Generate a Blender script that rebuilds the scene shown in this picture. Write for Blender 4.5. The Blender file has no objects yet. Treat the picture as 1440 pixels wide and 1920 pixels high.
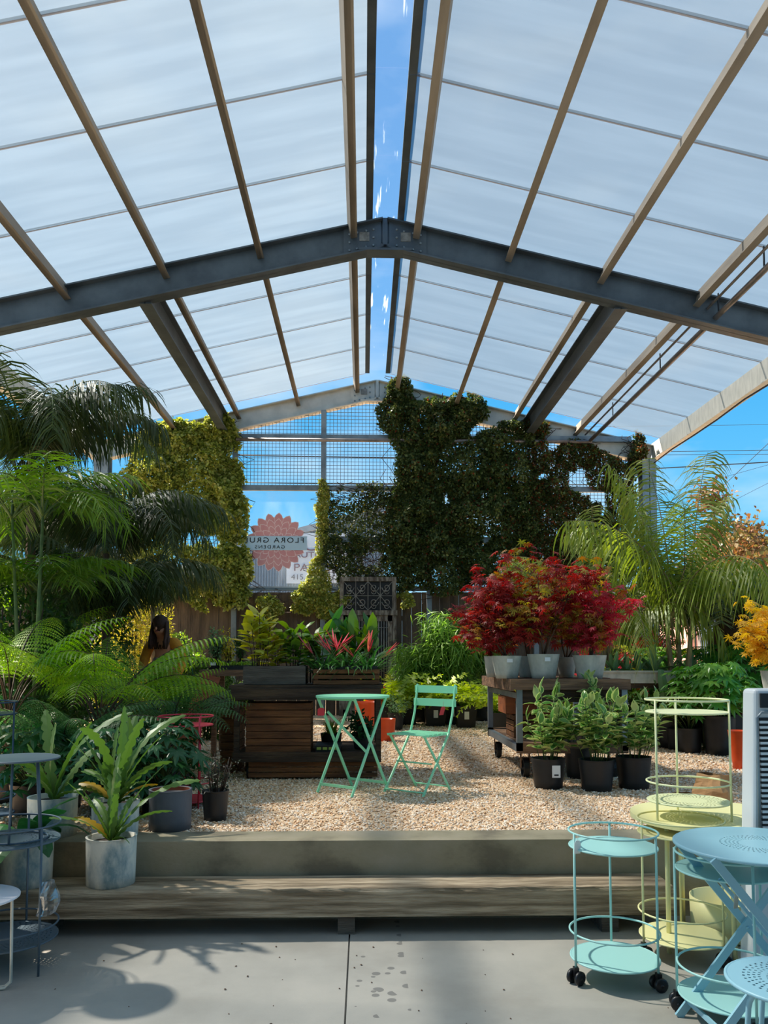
import bpy, math, random
import numpy as np
from mathutils import Vector, Matrix, Euler, noise
random.seed(11)
RNG = np.random.default_rng(5)
PI = math.pi
S = bpy.context.scene
COL = S.collection
# ------------------------------------------------------------------ camera
F, CX, CY = 1500.0, 720.0, 1146.0
PITCH = math.atan(92 / F); YAW = math.atan(38 / F)
EYE = Vector((0, 0, 1.45))
cam_d = bpy.data.cameras.new('camera'); cam = bpy.data.objects.new('camera', cam_d); COL.objects.link(cam)
cam.location = EYE; cam.rotation_euler = (PI / 2 + PITCH, 0, -YAW)
cam_d.sensor_width = 36; cam_d.lens = F / 1920 * 36; cam_d.shift_y = (CY - 960) / 1920
cam_d.clip_end = 400; S.camera = cam
# ------------------------------------------------------------------ sky, sun, exposure
def lin(h):
    h = h.lstrip('#'); r = []
    for i in (0, 2, 4):
        c = int(h[i:i + 2], 16) / 255
        r.append(c / 12.92 if c <= .04045 else ((c + .055) / 1.055) ** 2.4)
    return tuple(r)
W = bpy.data.worlds.new('sky'); S.world = W; W.use_nodes = True
nt = W.node_tree; N = nt.nodes; Lk = nt.links; N.clear()
tc = N.new('ShaderNodeTexCoord'); sep = N.new('ShaderNodeSeparateXYZ'); Lk.new(tc.outputs['Generated'], sep.inputs[0])
rp = N.new('ShaderNodeValToRGB'); Lk.new(sep.outputs['Z'], rp.inputs[0])
els = rp.color_ramp.elements
els[0].position = 0; els[0].color = (*lin('#a5d8f2'), 1)
els[1].position = 1; els[1].color = (*lin('#3c8ac6'), 1)
for p, c in ((.12, '#6cc2ee'), (.3, '#4aa9e4'), (.6, '#4494d2')):
    e = els.new(p); e.color = (*lin(c), 1)
mp = N.new('ShaderNodeMapping'); mp.inputs['Scale'].default_value = (2.2, 2.2, 6); Lk.new(tc.outputs['Generated'], mp.inputs[0])
nz = N.new('ShaderNodeTexNoise'); nz.inputs['Scale'].default_value = 2.1; nz.inputs['Detail'].default_value = 5; Lk.new(mp.outputs[0], nz.inputs[0])
r2 = N.new('ShaderNodeValToRGB'); r2.color_ramp.elements[0].position = .5; r2.color_ramp.elements[1].position = .8
r2.color_ramp.elements[1].color = (.55, .55, .55, 1); Lk.new(nz.outputs[0], r2.inputs[0])
mx = N.new('ShaderNodeMix'); mx.data_type = 'RGBA'; Lk.new(r2.outputs[0], mx.inputs[0]); Lk.new(rp.outputs[0], mx.inputs[6]); mx.inputs[7].default_value = (.8, .88, .95, 1)
bg = N.new('ShaderNodeBackground'); bg.inputs[1].default_value = 0.72; Lk.new(mx.outputs[2], bg.inputs[0])
wo = N.new('ShaderNodeOutputWorld'); Lk.new(bg.outputs[0], wo.inputs[0])
sd = bpy.data.lights.new('sun', 'SUN'); so = bpy.data.objects.new('sun', sd); COL.objects.link(so)
sd.energy = 10; sd.angle = math.radians(2.0); sd.color = (1, .9, .76)
SUN = Vector((.68, -.40, -1)).normalized()
so.rotation_euler = SUN.to_track_quat('-Z', 'Y').to_euler(); so.location = (-8, 12, 14)
S.view_settings.view_transform = 'Standard'; S.view_settings.look = 'None'
S.view_settings.exposure = 0.8; S.view_settings.gamma = 1; S.view_settings.use_curve_mapping = False
S.cycles.max_bounces = 8; S.cycles.diffuse_bounces = 4; S.cycles.transparent_max_bounces = 12; S.cycles.sample_clamp_indirect = 6
# ------------------------------------------------------------------ pixel of the photograph -> point in the place
_sp, _cp, _sy, _cy = math.sin(PITCH), math.cos(PITCH), math.sin(YAW), math.cos(YAW)
FWD = Vector((_sy * _cp, _cy * _cp, _sp)); RT = Vector((_cy, -_sy, 0)); UP = RT.cross(FWD)
def ray(px, py): return FWD + RT * ((px - CX) / F) + UP * ((CY - py) / F)
def at(px, py, Y):
    d = ray(px, py); return EYE + d * (Y / d.y)
def atz(px, py, z):
    d = ray(px, py); return EYE + d * ((z - EYE.z) / d.z)
# ------------------------------------------------------------------ materials
def s4(c): return (*(lin(c) if isinstance(c, str) else c), 1)
def pm(name, c1, c2=None, rough=.6, metal=0, scale=5, stretch=(1, 1, 1), bump=0, bscale=40, ramp=(.35, .65), spec=.5, c3=None, dist=.02):
    m = bpy.data.materials.new(name); m.use_nodes = True
    n = m.node_tree.nodes; l = m.node_tree.links; b = n['Principled BSDF']
    b.inputs['Roughness'].default_value = rough; b.inputs['Metallic'].default_value = metal
    b.inputs['Specular IOR Level'].default_value = spec; b.inputs['Base Color'].default_value = s4(c1)
    t = n.new('ShaderNodeTexCoord'); mp = n.new('ShaderNodeMapping'); mp.inputs['Scale'].default_value = stretch
    l.new(t.outputs['Object'], mp.inputs[0])
    if c2:
        z = n.new('ShaderNodeTexNoise'); z.inputs['Scale'].default_value = scale; z.inputs['Detail'].default_value = 6
        z.inputs['Roughness'].default_value = .6
        l.new(mp.outputs[0], z.inputs[0]); r = n.new('ShaderNodeValToRGB'); e = r.color_ramp.elements
        e[0].position, e[1].position = ramp; e[0].color = s4(c1); e[1].color = s4(c2)
        if c3: q = e.new((ramp[0] + ramp[1]) / 2); q.color = s4(c3)
        l.new(z.outputs[0], r.inputs[0]); l.new(r.outputs[0], b.inputs['Base Color'])
    if bump:
        z2 = n.new('ShaderNodeTexNoise'); z2.inputs['Scale'].default_value = bscale; z2.inputs['Detail'].default_value = 4
        l.new(mp.outputs[0], z2.inputs[0]); bu = n.new('ShaderNodeBump'); bu.inputs['Strength'].default_value = bump
        bu.inputs['Distance'].default_value = dist; l.new(z2.outputs[0], bu.inputs['Height']); l.new(bu.outputs[0], b.inputs['Normal'])
    return m
def leaf(name, cols, tr=.38, rough=.45, spec=.35):
    m = bpy.data.materials.new(name); m.use_nodes = True
    n = m.node_tree.nodes; l = m.node_tree.links; b = n['Principled BSDF']; o = n['Material Output']
    g = n.new('ShaderNodeNewGeometry'); oi = n.new('ShaderNodeObjectInfo')
    ad = n.new('ShaderNodeMath'); ad.operation = 'MULTIPLY'; ad.inputs[1].default_value = .7; l.new(g.outputs['Random Per Island'], ad.inputs[0])
    a2 = n.new('ShaderNodeMath'); a2.operation = 'MULTIPLY_ADD'; a2.inputs[1].default_value = .3; l.new(oi.outputs['Random'], a2.inputs[0]); l.new(ad.outputs[0], a2.inputs[2])
    r = n.new('ShaderNodeValToRGB'); e = r.color_ramp.elements; k = len(cols)
    e[0].color = s4(cols[0]); e[1].color = s4(cols[-1])
    for i in range(1, k - 1): q = e.new(i / (k - 1)); q.color = s4(cols[i])
    l.new(a2.outputs[0], r.inputs[0]); l.new(r.outputs[0], b.inputs['Base Color'])
    b.inputs['Roughness'].default_value = rough; b.inputs['Specular IOR Level'].default_value = spec
    t = n.new('ShaderNodeBsdfTranslucent'); hs = n.new('ShaderNodeHueSaturation'); hs.inputs['Saturation'].default_value = 1.15; hs.inputs['Value'].default_value = 1.5
    l.new(r.outputs[0], hs.inputs['Color']); l.new(hs.outputs[0], t.inputs[0])
    mx = n.new('ShaderNodeMixShader'); mx.inputs[0].default_value = tr; l.new(b.outputs[0], mx.inputs[1]); l.new(t.outputs[0], mx.inputs[2]); l.new(mx.outputs[0], o.inputs[0])
    return m
# ------------------------------------------------------------------ mesh builder
class MB:
    def __init__(s): s.v = []; s.f = []; s.mi = []; s.cur = 0; s.sm = []; s.smooth = False
    def add(s, vs, fs):
        b = len(s.v); s.v.extend([tuple(p) for p in vs])
        for f in fs: s.f.append(tuple(i + b for i in f)); s.mi.append(s.cur); s.sm.append(s.smooth)
        return s
    def box(s, x0, x1, y0, y1, z0, z1, M=None):
        vs = [Vector(p) for p in ((x0, y0, z0), (x1, y0, z0), (x1, y1, z0), (x0, y1, z0), (x0, y0, z1), (x1, y0, z1), (x1, y1, z1), (x0, y1, z1))]
        if M is not None: vs = [M @ p for p in vs]
        return s.add(vs, [(3, 2, 1, 0), (4, 5, 6, 7), (0, 1, 5, 4), (1, 2, 6, 5), (2, 3, 7, 6), (3, 0, 4, 7)])
    def bar(s, a, b, w, h, up=(0, 0, 1)):
        a = Vector(a); b = Vector(b); d = (b - a).normalized(); u = Vector(up)
        sd_ = d.cross(u)
        if sd_.length < 1e-4: sd_ = d.cross(Vector((0, 1, 0)))
        sd_.normalize(); u = sd_.cross(d)
        vs = []
        for p in (a, b):
            for i, j in ((-1, -1), (1, -1), (1, 1), (-1, 1)): vs.append(p + sd_ * (w / 2 * i) + u * (h / 2 * j))
        return s.add(vs, [(0, 1, 2, 3), (7, 6, 5, 4), (0, 4, 5, 1), (1, 5, 6, 2), (2, 6, 7, 3), (3, 7, 4, 0)])
    def tube(s, pts, r, n=6, closed=False, caps=True):
        pts = [Vector(p) for p in pts]; k = len(pts); rs = r if isinstance(r, (list, tuple)) else [r] * k
        vs = []; pu = None; sm0 = s.smooth; s.smooth = True
        for i, p in enumerate(pts):
            if closed: d = pts[(i + 1) % k] - pts[i - 1]
            else: d = pts[min(i + 1, k - 1)] - pts[max(i - 1, 0)]
            d.normalize()
            if pu is None:
                u = d.orthogonal().normalized()
                if abs(d.z) < .9: u = Vector((0, 0, 1)) - d * d.z; u.normalize()
            else:
                u = pu - d * pu.dot(d)
                u = u.normalized() if u.length > 1e-5 else d.orthogonal().normalized()
            pu = u; w = d.cross(u)
            for j in range(n):
                t = 2 * PI * j / n; vs.append(p + (u * math.cos(t) + w * math.sin(t)) * rs[i])
        fs = []
        for i in range(k if closed else k - 1):
            i2 = (i + 1) % k
            for j in range(n): fs.append((i * n + j, i * n + (j + 1) % n, i2 * n + (j + 1) % n, i2 * n + j))
        if caps and not closed: fs += [tuple(range(n - 1, -1, -1)), tuple(range((k - 1) * n, k * n))]
        s.add(vs, fs); s.smooth = sm0; return s
    def lathe(s, prof, n=24, c=(0, 0, 0), smooth=True):
        k = len(prof); sm0 = s.smooth; s.smooth = smooth
        vs = [(c[0] + r * math.cos(2 * PI * j / n), c[1] + r * math.sin(2 * PI * j / n), c[2] + z) for r, z in prof for j in range(n)]
        fs = [(i * n + j, i * n + (j + 1) % n, (i + 1) * n + (j + 1) % n, (i + 1) * n + j) for i in range(k - 1) for j in range(n)]
        s.add(vs, fs); s.smooth = sm0; return s
    def disc(s, c, r, z0, z1, n=40):
        vs = [(c[0] + r * math.cos(2 * PI * j / n), c[1] + r * math.sin(2 * PI * j / n), z) for z in (z0, z1) for j in range(n)]
        return s.add(vs, [tuple(range(n - 1, -1, -1)), tuple(range(n, 2 * n))] + [(j, (j + 1) % n, n + (j + 1) % n, n + j) for j in range(n)])
    def ring(s, c, R, r, n=40, m=6, z=0): return s.tube([(c[0] + R * math.cos(2 * PI * j / n), c[1] + R * math.sin(2 * PI * j / n), z) for j in range(n)], r, m, True)
    def perf(s, c, r, z0, z1, rows, n=96):
        """round sheet with rings of punched slots; rows = radius pairs that carry slots"""
        rad = sorted({0.006, r, *[q for a in rows for q in a]})
        idx = {}
        base = len(s.v)
        for zi, z in enumerate((z0, z1)):
            for i, q in enumerate(rad):
                for j in range(n): idx[zi, i, j] = len(s.v); s.v.append((c[0] + q * math.cos(2 * PI * j / n), c[1] + q * math.sin(2 * PI * j / n), z))
        def F_(f): s.f.append(f); s.mi.append(s.cur); s.sm.append(False)
        rs = {(a, b) for a, b in rows}
        def hole(i, j): return 0 <= i < len(rad) - 1 and (rad[i], rad[i + 1]) in rs and (j + i) % 3 == 0
        for i in range(len(rad) - 1):
            for j in range(n):
                if hole(i, j): 
                    k = (j + 1) % n
                    F_((idx[0, i, j], idx[1, i, j], idx[1, i + 1, j], idx[0, i + 1, j])); F_((idx[0, i, k], idx[0, i + 1, k], idx[1, i + 1, k], idx[1, i, k]))
                    continue
                k = (j + 1) % n
                F_((idx[1, i, j], idx[1, i + 1, j], idx[1, i + 1, k], idx[1, i, k])); F_((idx[0, i, k], idx[0, i + 1, k], idx[0, i + 1, j], idx[0, i, j]))
        e = len(rad) - 1
        for j in range(n): F_((idx[0, e, j], idx[0, e, (j + 1) % n], idx[1, e, (j + 1) % n], idx[1, e, j]))
        for zi in (0, 1): F_(tuple(idx[zi, 0, j] for j in range(n)))
        return s
    def ribbon(s, P, side, w):
        """flat blade along points P, half-widths w, last width may be 0"""
        vs = []; k = len(P)
        for p, q in zip(P, w): p = Vector(p); vs += [p - side * q, p + side * q]
        return s.add(vs, [(2 * i, 2 * i + 1, 2 * i + 3, 2 * i + 2) for i in range(k - 1)])
    def mesh(s, name, mats):
        me = bpy.data.meshes.new(name); me.from_pydata(s.v, [], s.f)
        mats = mats if isinstance(mats, (list, tuple)) else [mats]
        for m in mats: me.materials.append(m)
        if len(mats) > 1: me.polygons.foreach_set('material_index', s.mi)
        if any(s.sm): me.polygons.foreach_set('use_smooth', s.sm)
        me.update(); return me
    def build(s, name, mats, parent=None, kind=None, label=None):
        o = bpy.data.objects.new(name, s.mesh(name, mats)); COL.objects.link(o)
        if parent is not None: o.parent = parent
        if kind: o['kind'] = kind
        if label: o['label'] = label
        return o
def T(name, label, cat, loc=(0, 0, 0), rz=0, group=None):
    o = bpy.data.objects.new(name, None); COL.objects.link(o); o.empty_display_size = .1
    o.location = loc; o.rotation_euler = (0, 0, rz); o['label'] = label; o['category'] = cat
    if group: o['group'] = group
    return o
def St(o): o['kind'] = 'structure'; return o
def part(root, name, me, M=None, label=None, kind=None):
    o = bpy.data.objects.new(name, me); COL.objects.link(o); o.parent = root
    if M is not None: o.matrix_local = M
    if label: o['label'] = label
    if kind: o['kind'] = kind
    return o
def dup(root, loc, rz=0, label=None, sc=None):
    r = root.copy(); COL.objects.link(r); r.location = loc; r.rotation_euler = (0, 0, rz)
    if sc: r.scale = (sc, sc, sc)
    if label: r['label'] = label
    for ch in list(root.children):
        c = ch.copy(); COL.objects.link(c); c.parent = r
        for g in list(ch.children): d = g.copy(); COL.objects.link(d); d.parent = c
    return r
def many(name, tv, tf, Mats, P, mat, parent=None, kind='stuff', mis=None):
    """numpy: template verts tv (k,3), faces tf, n 3x3 matrices, n positions -> one mesh"""
    tv = np.array(tv, float); n = len(P); k = len(tv)
    V = np.einsum('nij,kj->nki', Mats, tv) + P[:, None, :]
    me = bpy.data.meshes.new(name); nf = len(tf)
    lt = np.array([len(f) for f in tf]); flat = np.concatenate([np.array(f) for f in tf]); tot = len(flat)
    me.vertices.add(n * k); me.vertices.foreach_set('co', V.reshape(-1).astype(np.float32))
    L = (flat[None, :] + (np.arange(n) * k)[:, None]).reshape(-1)
    me.loops.add(n * tot); me.loops.foreach_set('vertex_index', L.astype(np.int32))
    st = np.concatenate([[0], np.cumsum(lt)[:-1]]); stt = (st[None, :] + (np.arange(n) * tot)[:, None]).reshape(-1)
    me.polygons.add(n * nf); me.polygons.foreach_set('loop_start', stt.astype(np.int32)); me.polygons.foreach_set('loop_total', np.tile(lt, n).astype(np.int32))
    mats = mat if isinstance(mat, (list, tuple)) else [mat]
    for m in mats: me.materials.append(m)
    if mis is not None: me.polygons.foreach_set('material_index', np.tile(np.array(mis), n).astype(np.int32))
    me.update(calc_edges=True); me.validate()
    o = bpy.data.objects.new(name, me); COL.objects.link(o)
    if parent is not None: o.parent = parent
    if kind: o['kind'] = kind
    return o
def rotmats(n, tilt=None, scale=None, face=None):
    """random frames; face: preferred normal, tilt: how far it strays"""
    nn = RNG.normal(size=(n, 3))
    if face is not None: nn = nn * tilt + np.array(face)
    nn /= np.linalg.norm(nn, axis=1)[:, None]
    t = RNG.normal(size=(n, 3)); t -= (t * nn).sum(1)[:, None] * nn; t /= np.linalg.norm(t, axis=1)[:, None]
    b = np.cross(nn, t); M = np.stack([t, b, nn], 2)
    if scale is not None: M = M * scale[:, None, None]
    return M
# ------------------------------------------------------------------ palette
m_steel = pm('galvanised_steel', '#8f9aa0', '#6d7880', .45, .35, 3, (1, 1, 1), .1, 30, c3='#828d94')
m_steel_lit = pm('lit_pale_steel', '#cfccc2', '#b9b7ae', .5, .1, 4, (1, 4, 1))  # paler steel: the light falling on eaves and far rafter put into colour
m_steeld = pm('dark_steel', '#5c656c', '#454d54', .5, .3, 2, bump=.1, c3='#525b62')
m_wood_purlin = pm('purlin_timber', '#8d8375', '#6f665b', .7, 0, 4, (1, .2, 1), .15, 60)
m_conc = pm('floor_concrete', '#aca69b', '#989389', .62, 0, 1.6, (1, 1, 1), .12, 90, c3='#a39e94', dist=.004)
m_curb = pm('curb_concrete', '#a0937c', '#726854', .8, 0, 2.2, (1, 1, 1.5), .25, 50, c3='#94896f', dist=.006)
m_sleeper = pm('weathered_timber', '#bda98d', '#54442f', .85, 0, 3, (.55, 5, 9), .9, 14, ramp=(.38, .7), c3='#8c7a61', dist=.012)
m_stucco = pm('rough_stucco', '#b8a98d', '#94866c', .95, 0, 6, bump=1, bscale=60, dist=.02)
m_plank = pm('fence_wood', '#6a5a4a', '#453a30', .85, 0, 3, (3, 3, .5), .5, 20, c3='#594b3e')
m_darkw = pm('dark_cart_wood', '#584735', '#2e241b', .8, 0, 3, (.7, 4, 6), .6, 18, c3='#42352a', spec=.25)
m_slatw = pm('brown_crate_slats', '#8a5a34', '#4f3320', .7, 0, 3, (.6, 4, 5), .5, 18, c3='#6c4529', spec=.3)
m_greyw = pm('grey_weathered_wood', '#6f665a', '#453e36', .9, 0, 3, (.6, 4, 7), .8, 18, c3='#5a5248')
m_rust = pm('rusty_timber', '#9a7455', '#5d4433', .8, 0, 4, (.6, 3, 6), .5, 18, c3='#7d5d44')
m_black = pm('black_plastic', '#1b1c1e', '#242629', .45, 0, 6, spec=.4)
m_rubber = pm('black_rubber', '#131317', None, .4)
m_soil = pm('potting_soil', '#3a2a1e', '#20160f', .95, 0, 30, bump=.8, bscale=80)
m_gravel = pm('gravel_bed', '#f0d6b8', '#c29c74', .9, 0, 22, bump=1, bscale=45, ramp=(.3, .62), c3='#e2c4a0', dist=.02)
m_grey_pot = pm('slate_glazed_clay', '#5c6068', '#4d5159', .6, 0, 5, bump=.05)
m_terra = pm('terracotta', '#a5502f', '#8c4228', .7, 0, 8)
m_whpot = pm('whitewashed_clay', '#dcd6c6', '#72898c', .8, 0, 4.5, (1, 1, .55), .4, 40, ramp=(.48, .64), c3='#b4b7b0', dist=.006)
m_zinc = pm('pale_concrete_pot', '#d2cdbd', '#98998c', .75, 0, 7, (1, 1, .6), .3, 40, ramp=(.35, .7), c3='#bab7a8', dist=.004)
m_orange = pm('orange_glaze', '#e0511b', '#c94312', .3, 0, 3)
m_turq = pm('turquoise_paint', '#a2d4ce', None, .42)
m_blue = pm('pale_blue_paint', '#8fbcc9', None, .42)
m_yel = pm('lemon_paint', '#ebe4a6', None, .45)
m_yel2 = pm('pale_lime_paint', '#e0e2b0', None, .45)
m_mint = pm('mint_green_paint', '#98eabc', None, .4)
m_red = pm('crimson_paint', '#c4283f', None, .4)
m_navy = pm('navy_blue_paint', '#1f3a52', None, .4)
m_greyp = pm('storm_grey_paint', '#4c5d69', None, .4)
m_whitep = pm('white_paint', '#e4dfe0', None, .45)
m_pipe = pm('conduit_metal', '#8d8480', '#6e6765', .4, .5, 5)
m_white = pm('white_card', '#e8e6e2', None, .6)
m_ink = pm('black_ink', '#15181d', None, .6)
m_bark = pm('bark', '#6d5038', '#3f2c1e', .9, 0, 8, (2, 2, .6), .6, 30)
m_palmtr = pm('palm_stem_pale', '#a08b66', '#6f5c3e', .8, 0, 6, (2, 2, .5), .4, 20)
m_stem = pm('green_stem', '#5d6f33', '#3f5224', .6, 0, 8)
m_brst = pm('brown_stalk', '#3d2c20', None, .7)
m_oldw = pm('peeling_old_door_wood', '#8f877a', '#4e443a', .85, 0, 6, (3, 3, .8), .7, 24, ramp=(.4, .6), c3='#6e655a')
m_iron = pm('light_grey_wrought_iron', '#9a968e', '#67625b', .6, .3, 9)
m_kraft = pm('brown_kraft_paper', '#b58a5c', '#9d754a', .8, 0, 5, bump=.3, bscale=12)
m_tag = pm('red_tag_card', '#c22d3f', None, .5)
# leaves
L_ivy = leaf('yellow_green_ivy', ['#5c6a2c', '#aeb254', '#8c963e', '#d8d084', '#4a5622'], .3)
L_dark = leaf('dark_green_climber', ['#2e3d1c', '#526232', '#3c4c28', '#7a8248', '#2a351c', '#7a5236'], .25)
L_red = leaf('reddish_climber', ['#6b2c1c', '#8a4326', '#3a3a1a', '#95602e'], .3)
L_yfl = leaf('small_yellow_leaves', ['#c9ba4a', '#dccb62', '#a9a53a'], .35)
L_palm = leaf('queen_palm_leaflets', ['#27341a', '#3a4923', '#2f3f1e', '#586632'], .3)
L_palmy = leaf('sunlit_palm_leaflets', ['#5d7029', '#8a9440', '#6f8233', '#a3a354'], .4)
L_palmb = leaf('bright_bamboo_palm', ['#476a24', '#66862e', '#547628', '#88a048'], .4)
L_phx = leaf('date_palm_leaflets', ['#39452a', '#4d5a3a', '#6b6c3d', '#2f3a22'], .25)
L_fern = leaf('tree_fern_green', ['#4e7d1d', '#86ac2c', '#6a9428', '#a8c23e'], .5)
L_fernd = leaf('shade_fern_green', ['#34592c', '#557a48', '#43693a', '#7c9a6a'], .35)
L_ferny = leaf('asparagus_fern_yellow', ['#8a9c2c', '#b5bf45', '#9dab38', '#6f8826'], .45)
L_sword = leaf('sword_fern', ['#6b8c28', '#a3b53c', '#8aa032', '#c0c655'], .45)
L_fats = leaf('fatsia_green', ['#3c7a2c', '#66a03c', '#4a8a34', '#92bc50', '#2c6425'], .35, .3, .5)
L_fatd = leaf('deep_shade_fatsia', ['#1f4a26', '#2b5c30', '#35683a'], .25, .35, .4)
L_maple = leaf('red_maple', ['#6a2224', '#9c3030', '#802628', '#bc4a40', '#4c1c1e'], .4)
L_mapleg = leaf('green_tinged_maple', ['#8a8a34', '#b0a040', '#a85a34', '#7a8a30'], .4)
L_maplep = leaf('pink_maple', ['#b03040', '#d0505a', '#9a2a38'], .4)
L_mapley = leaf('golden_maple', ['#d9a92e', '#ecc548', '#e6b838', '#c8b040'], .45)
L_varg = leaf('variegated_centre', ['#44783a', '#6a9a48', '#54883e', '#84ac4e'], .3, .3, .5)
L_vare = leaf('variegated_edge', ['#c3d08a', '#b5c878', '#d6dc9c'], .35, .3, .5)
L_crot = leaf('croton_leaves', ['#8a9a34', '#d8bc44', '#a8b040', '#e4cc58', '#c07838'], .4, .3, .5)
L_crotg = leaf('magnolia_green', ['#3f6a2a', '#6a8c34', '#8aa03c'], .35, .3, .5)
L_strap = leaf('strap_leaves', ['#2f5a2a', '#4a7a3a', '#3a6a34', '#6a8f4a'], .3, .35)
L_bract = leaf('pink_bracts', ['#dc7080', '#e88a90', '#cc5464', '#e08a70'], .4)
L_bamb = leaf('bamboo_leaves', ['#567a32', '#7ca04a', '#668c3c', '#98b565'], .42)
L_epi = leaf('orchid_cactus_blades', ['#4c6a2e', '#6b8a40', '#5a7a36', '#7a9a4c'], .25, .4)
L_epiy = leaf('yellowing_blade', ['#c09a28', '#b8902a'], .3, .4)
L_stag = leaf('staghorn_grey_green', ['#5a7a50', '#7a9a6a', '#47683f'], .25)
L_tray = leaf('seedling_green', ['#5a8a34', '#8ab04a', '#a8b84a', '#48742c'], .4)
L_dkpl = leaf('dark_purple_green', ['#22301c', '#33402a', '#3a2c2a'], .2)
L_far = leaf('far_tree', ['#5a5a34', '#7a6a40', '#8a5a3c', '#4a5230'], .3)
L_bushy = leaf('yellow_blossom_bush', ['#d0bc60', '#c0b050', '#a8a848', '#8a9a3c'], .4)
L_back = leaf('back_shrub', ['#33521f', '#4a6c2a', '#26401a', '#6a8a38'], .3)
# roof sheet, clear strip, banner, glass
def sheet_mat(name, tint, transp, streak=True):
    m = bpy.data.materials.new(name); m.use_nodes = True
    n = m.node_tree.nodes; l = m.node_tree.links; n.clear(); o = n.new('ShaderNodeOutputMaterial')
    t = n.new('ShaderNodeTexCoord'); mp = n.new('ShaderNodeMapping'); mp.inputs['Scale'].default_value = (.12, 2.2, 1); l.new(t.outputs['Object'], mp.inputs[0])
    z = n.new('ShaderNodeTexNoise'); z.inputs['Scale'].default_value = 2.6; z.inputs['Detail'].default_value = 5; l.new(mp.outputs[0], z.inputs[0])
    r = n.new('ShaderNodeValToRGB'); r.color_ramp.elements[0].position = .38; r.color_ramp.elements[1].position = .66
    c = lin(tint); r.color_ramp.elements[0].color = (*[q * .86 for q in c], 1); r.color_ramp.elements[1].color = (*c, 1); l.new(z.outputs[0], r.inputs[0])
    tl = n.new('ShaderNodeBsdfTranslucent'); l.new(r.outputs[0], tl.inputs[0])
    df = n.new('ShaderNodeBsdfDiffuse'); df.inputs[0].default_value = (.8, .82, .85, 1)
    m1 = n.new('ShaderNodeMixShader'); m1.inputs[0].default_value = .15; l.new(tl.outputs[0], m1.inputs[1]); l.new(df.outputs[0], m1.inputs[2])
    tp = n.new('ShaderNodeBsdfTransparent'); tp.inputs[0].default_value = (.86, .93, 1, 1)
    m2 = n.new('ShaderNodeMixShader'); m2.inputs[0].default_value = transp; l.new(m1.outputs[0], m2.inputs[1]); l.new(tp.outputs[0], m2.inputs[2]); l.new(m2.outputs[0], o.inputs[0])
    return m
m_sheet = sheet_mat('milky_polycarbonate', '#6d787f', .24)
m_joint = sheet_mat('joint_tape', '#ab9482', .3)
def clear_mat(name, tint, dirt, dcol, scale, stretch, lo, hi, gloss=.06):
    m = bpy.data.materials.new(name); m.use_nodes = True
    n = m.node_tree.nodes; l = m.node_tree.links; n.clear(); o = n.new('ShaderNodeOutputMaterial')
    t = n.new('ShaderNodeTexCoord'); mp = n.new('ShaderNodeMapping'); mp.inputs['Scale'].default_value = stretch; l.new(t.outputs['Object'], mp.inputs[0])
    z = n.new('ShaderNodeTexNoise'); z.inputs['Scale'].default_value = scale; z.inputs['Detail'].default_value = 6; l.new(mp.outputs[0], z.inputs[0])
    r = n.new('ShaderNodeValToRGB'); r.color_ramp.elements[0].position = lo; r.color_ramp.elements[1].position = hi
    r.color_ramp.elements[0].color = (.03, .03, .03, 1); r.color_ramp.elements[1].color = (dirt, dirt, dirt, 1); l.new(z.outputs[0], r.inputs[0])
    tp = n.new('ShaderNodeBsdfTransparent'); tp.inputs[0].default_value = (*lin(tint), 1)
    df = n.new('ShaderNodeBsdfTranslucent'); df.inputs[0].default_value = (*lin(dcol), 1)
    gl = n.new('ShaderNodeBsdfGlossy'); gl.inputs['Roughness'].default_value = .1
    a = n.new('ShaderNodeMixShader'); l.new(r.outputs[0], a.inputs[0]); l.new(tp.outputs[0], a.inputs[1]); l.new(df.outputs[0], a.inputs[2])
    b = n.new('ShaderNodeMixShader'); b.inputs[0].default_value = gloss; l.new(a.outputs[0], b.inputs[1]); l.new(gl.outputs[0], b.inputs[2]); l.new(b.outputs[0], o.inputs[0])
    return m
m_strip = clear_mat('scratched_clear_strip', '#e6f0fa', .5, '#ffffff', 3, (6, .35, 1), .62, .72, .03)
m_vinyl = clear_mat('clear_vinyl', '#eef6fc', .35, '#dfeefc', 1.2, (1, 1, .4), .45, .8, .05)
m_bag = clear_mat('clear_plastic_bag', '#dfe4e8', .5, '#ffffff', 14, (1, 1, 1), .5, .6, .2)
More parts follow.
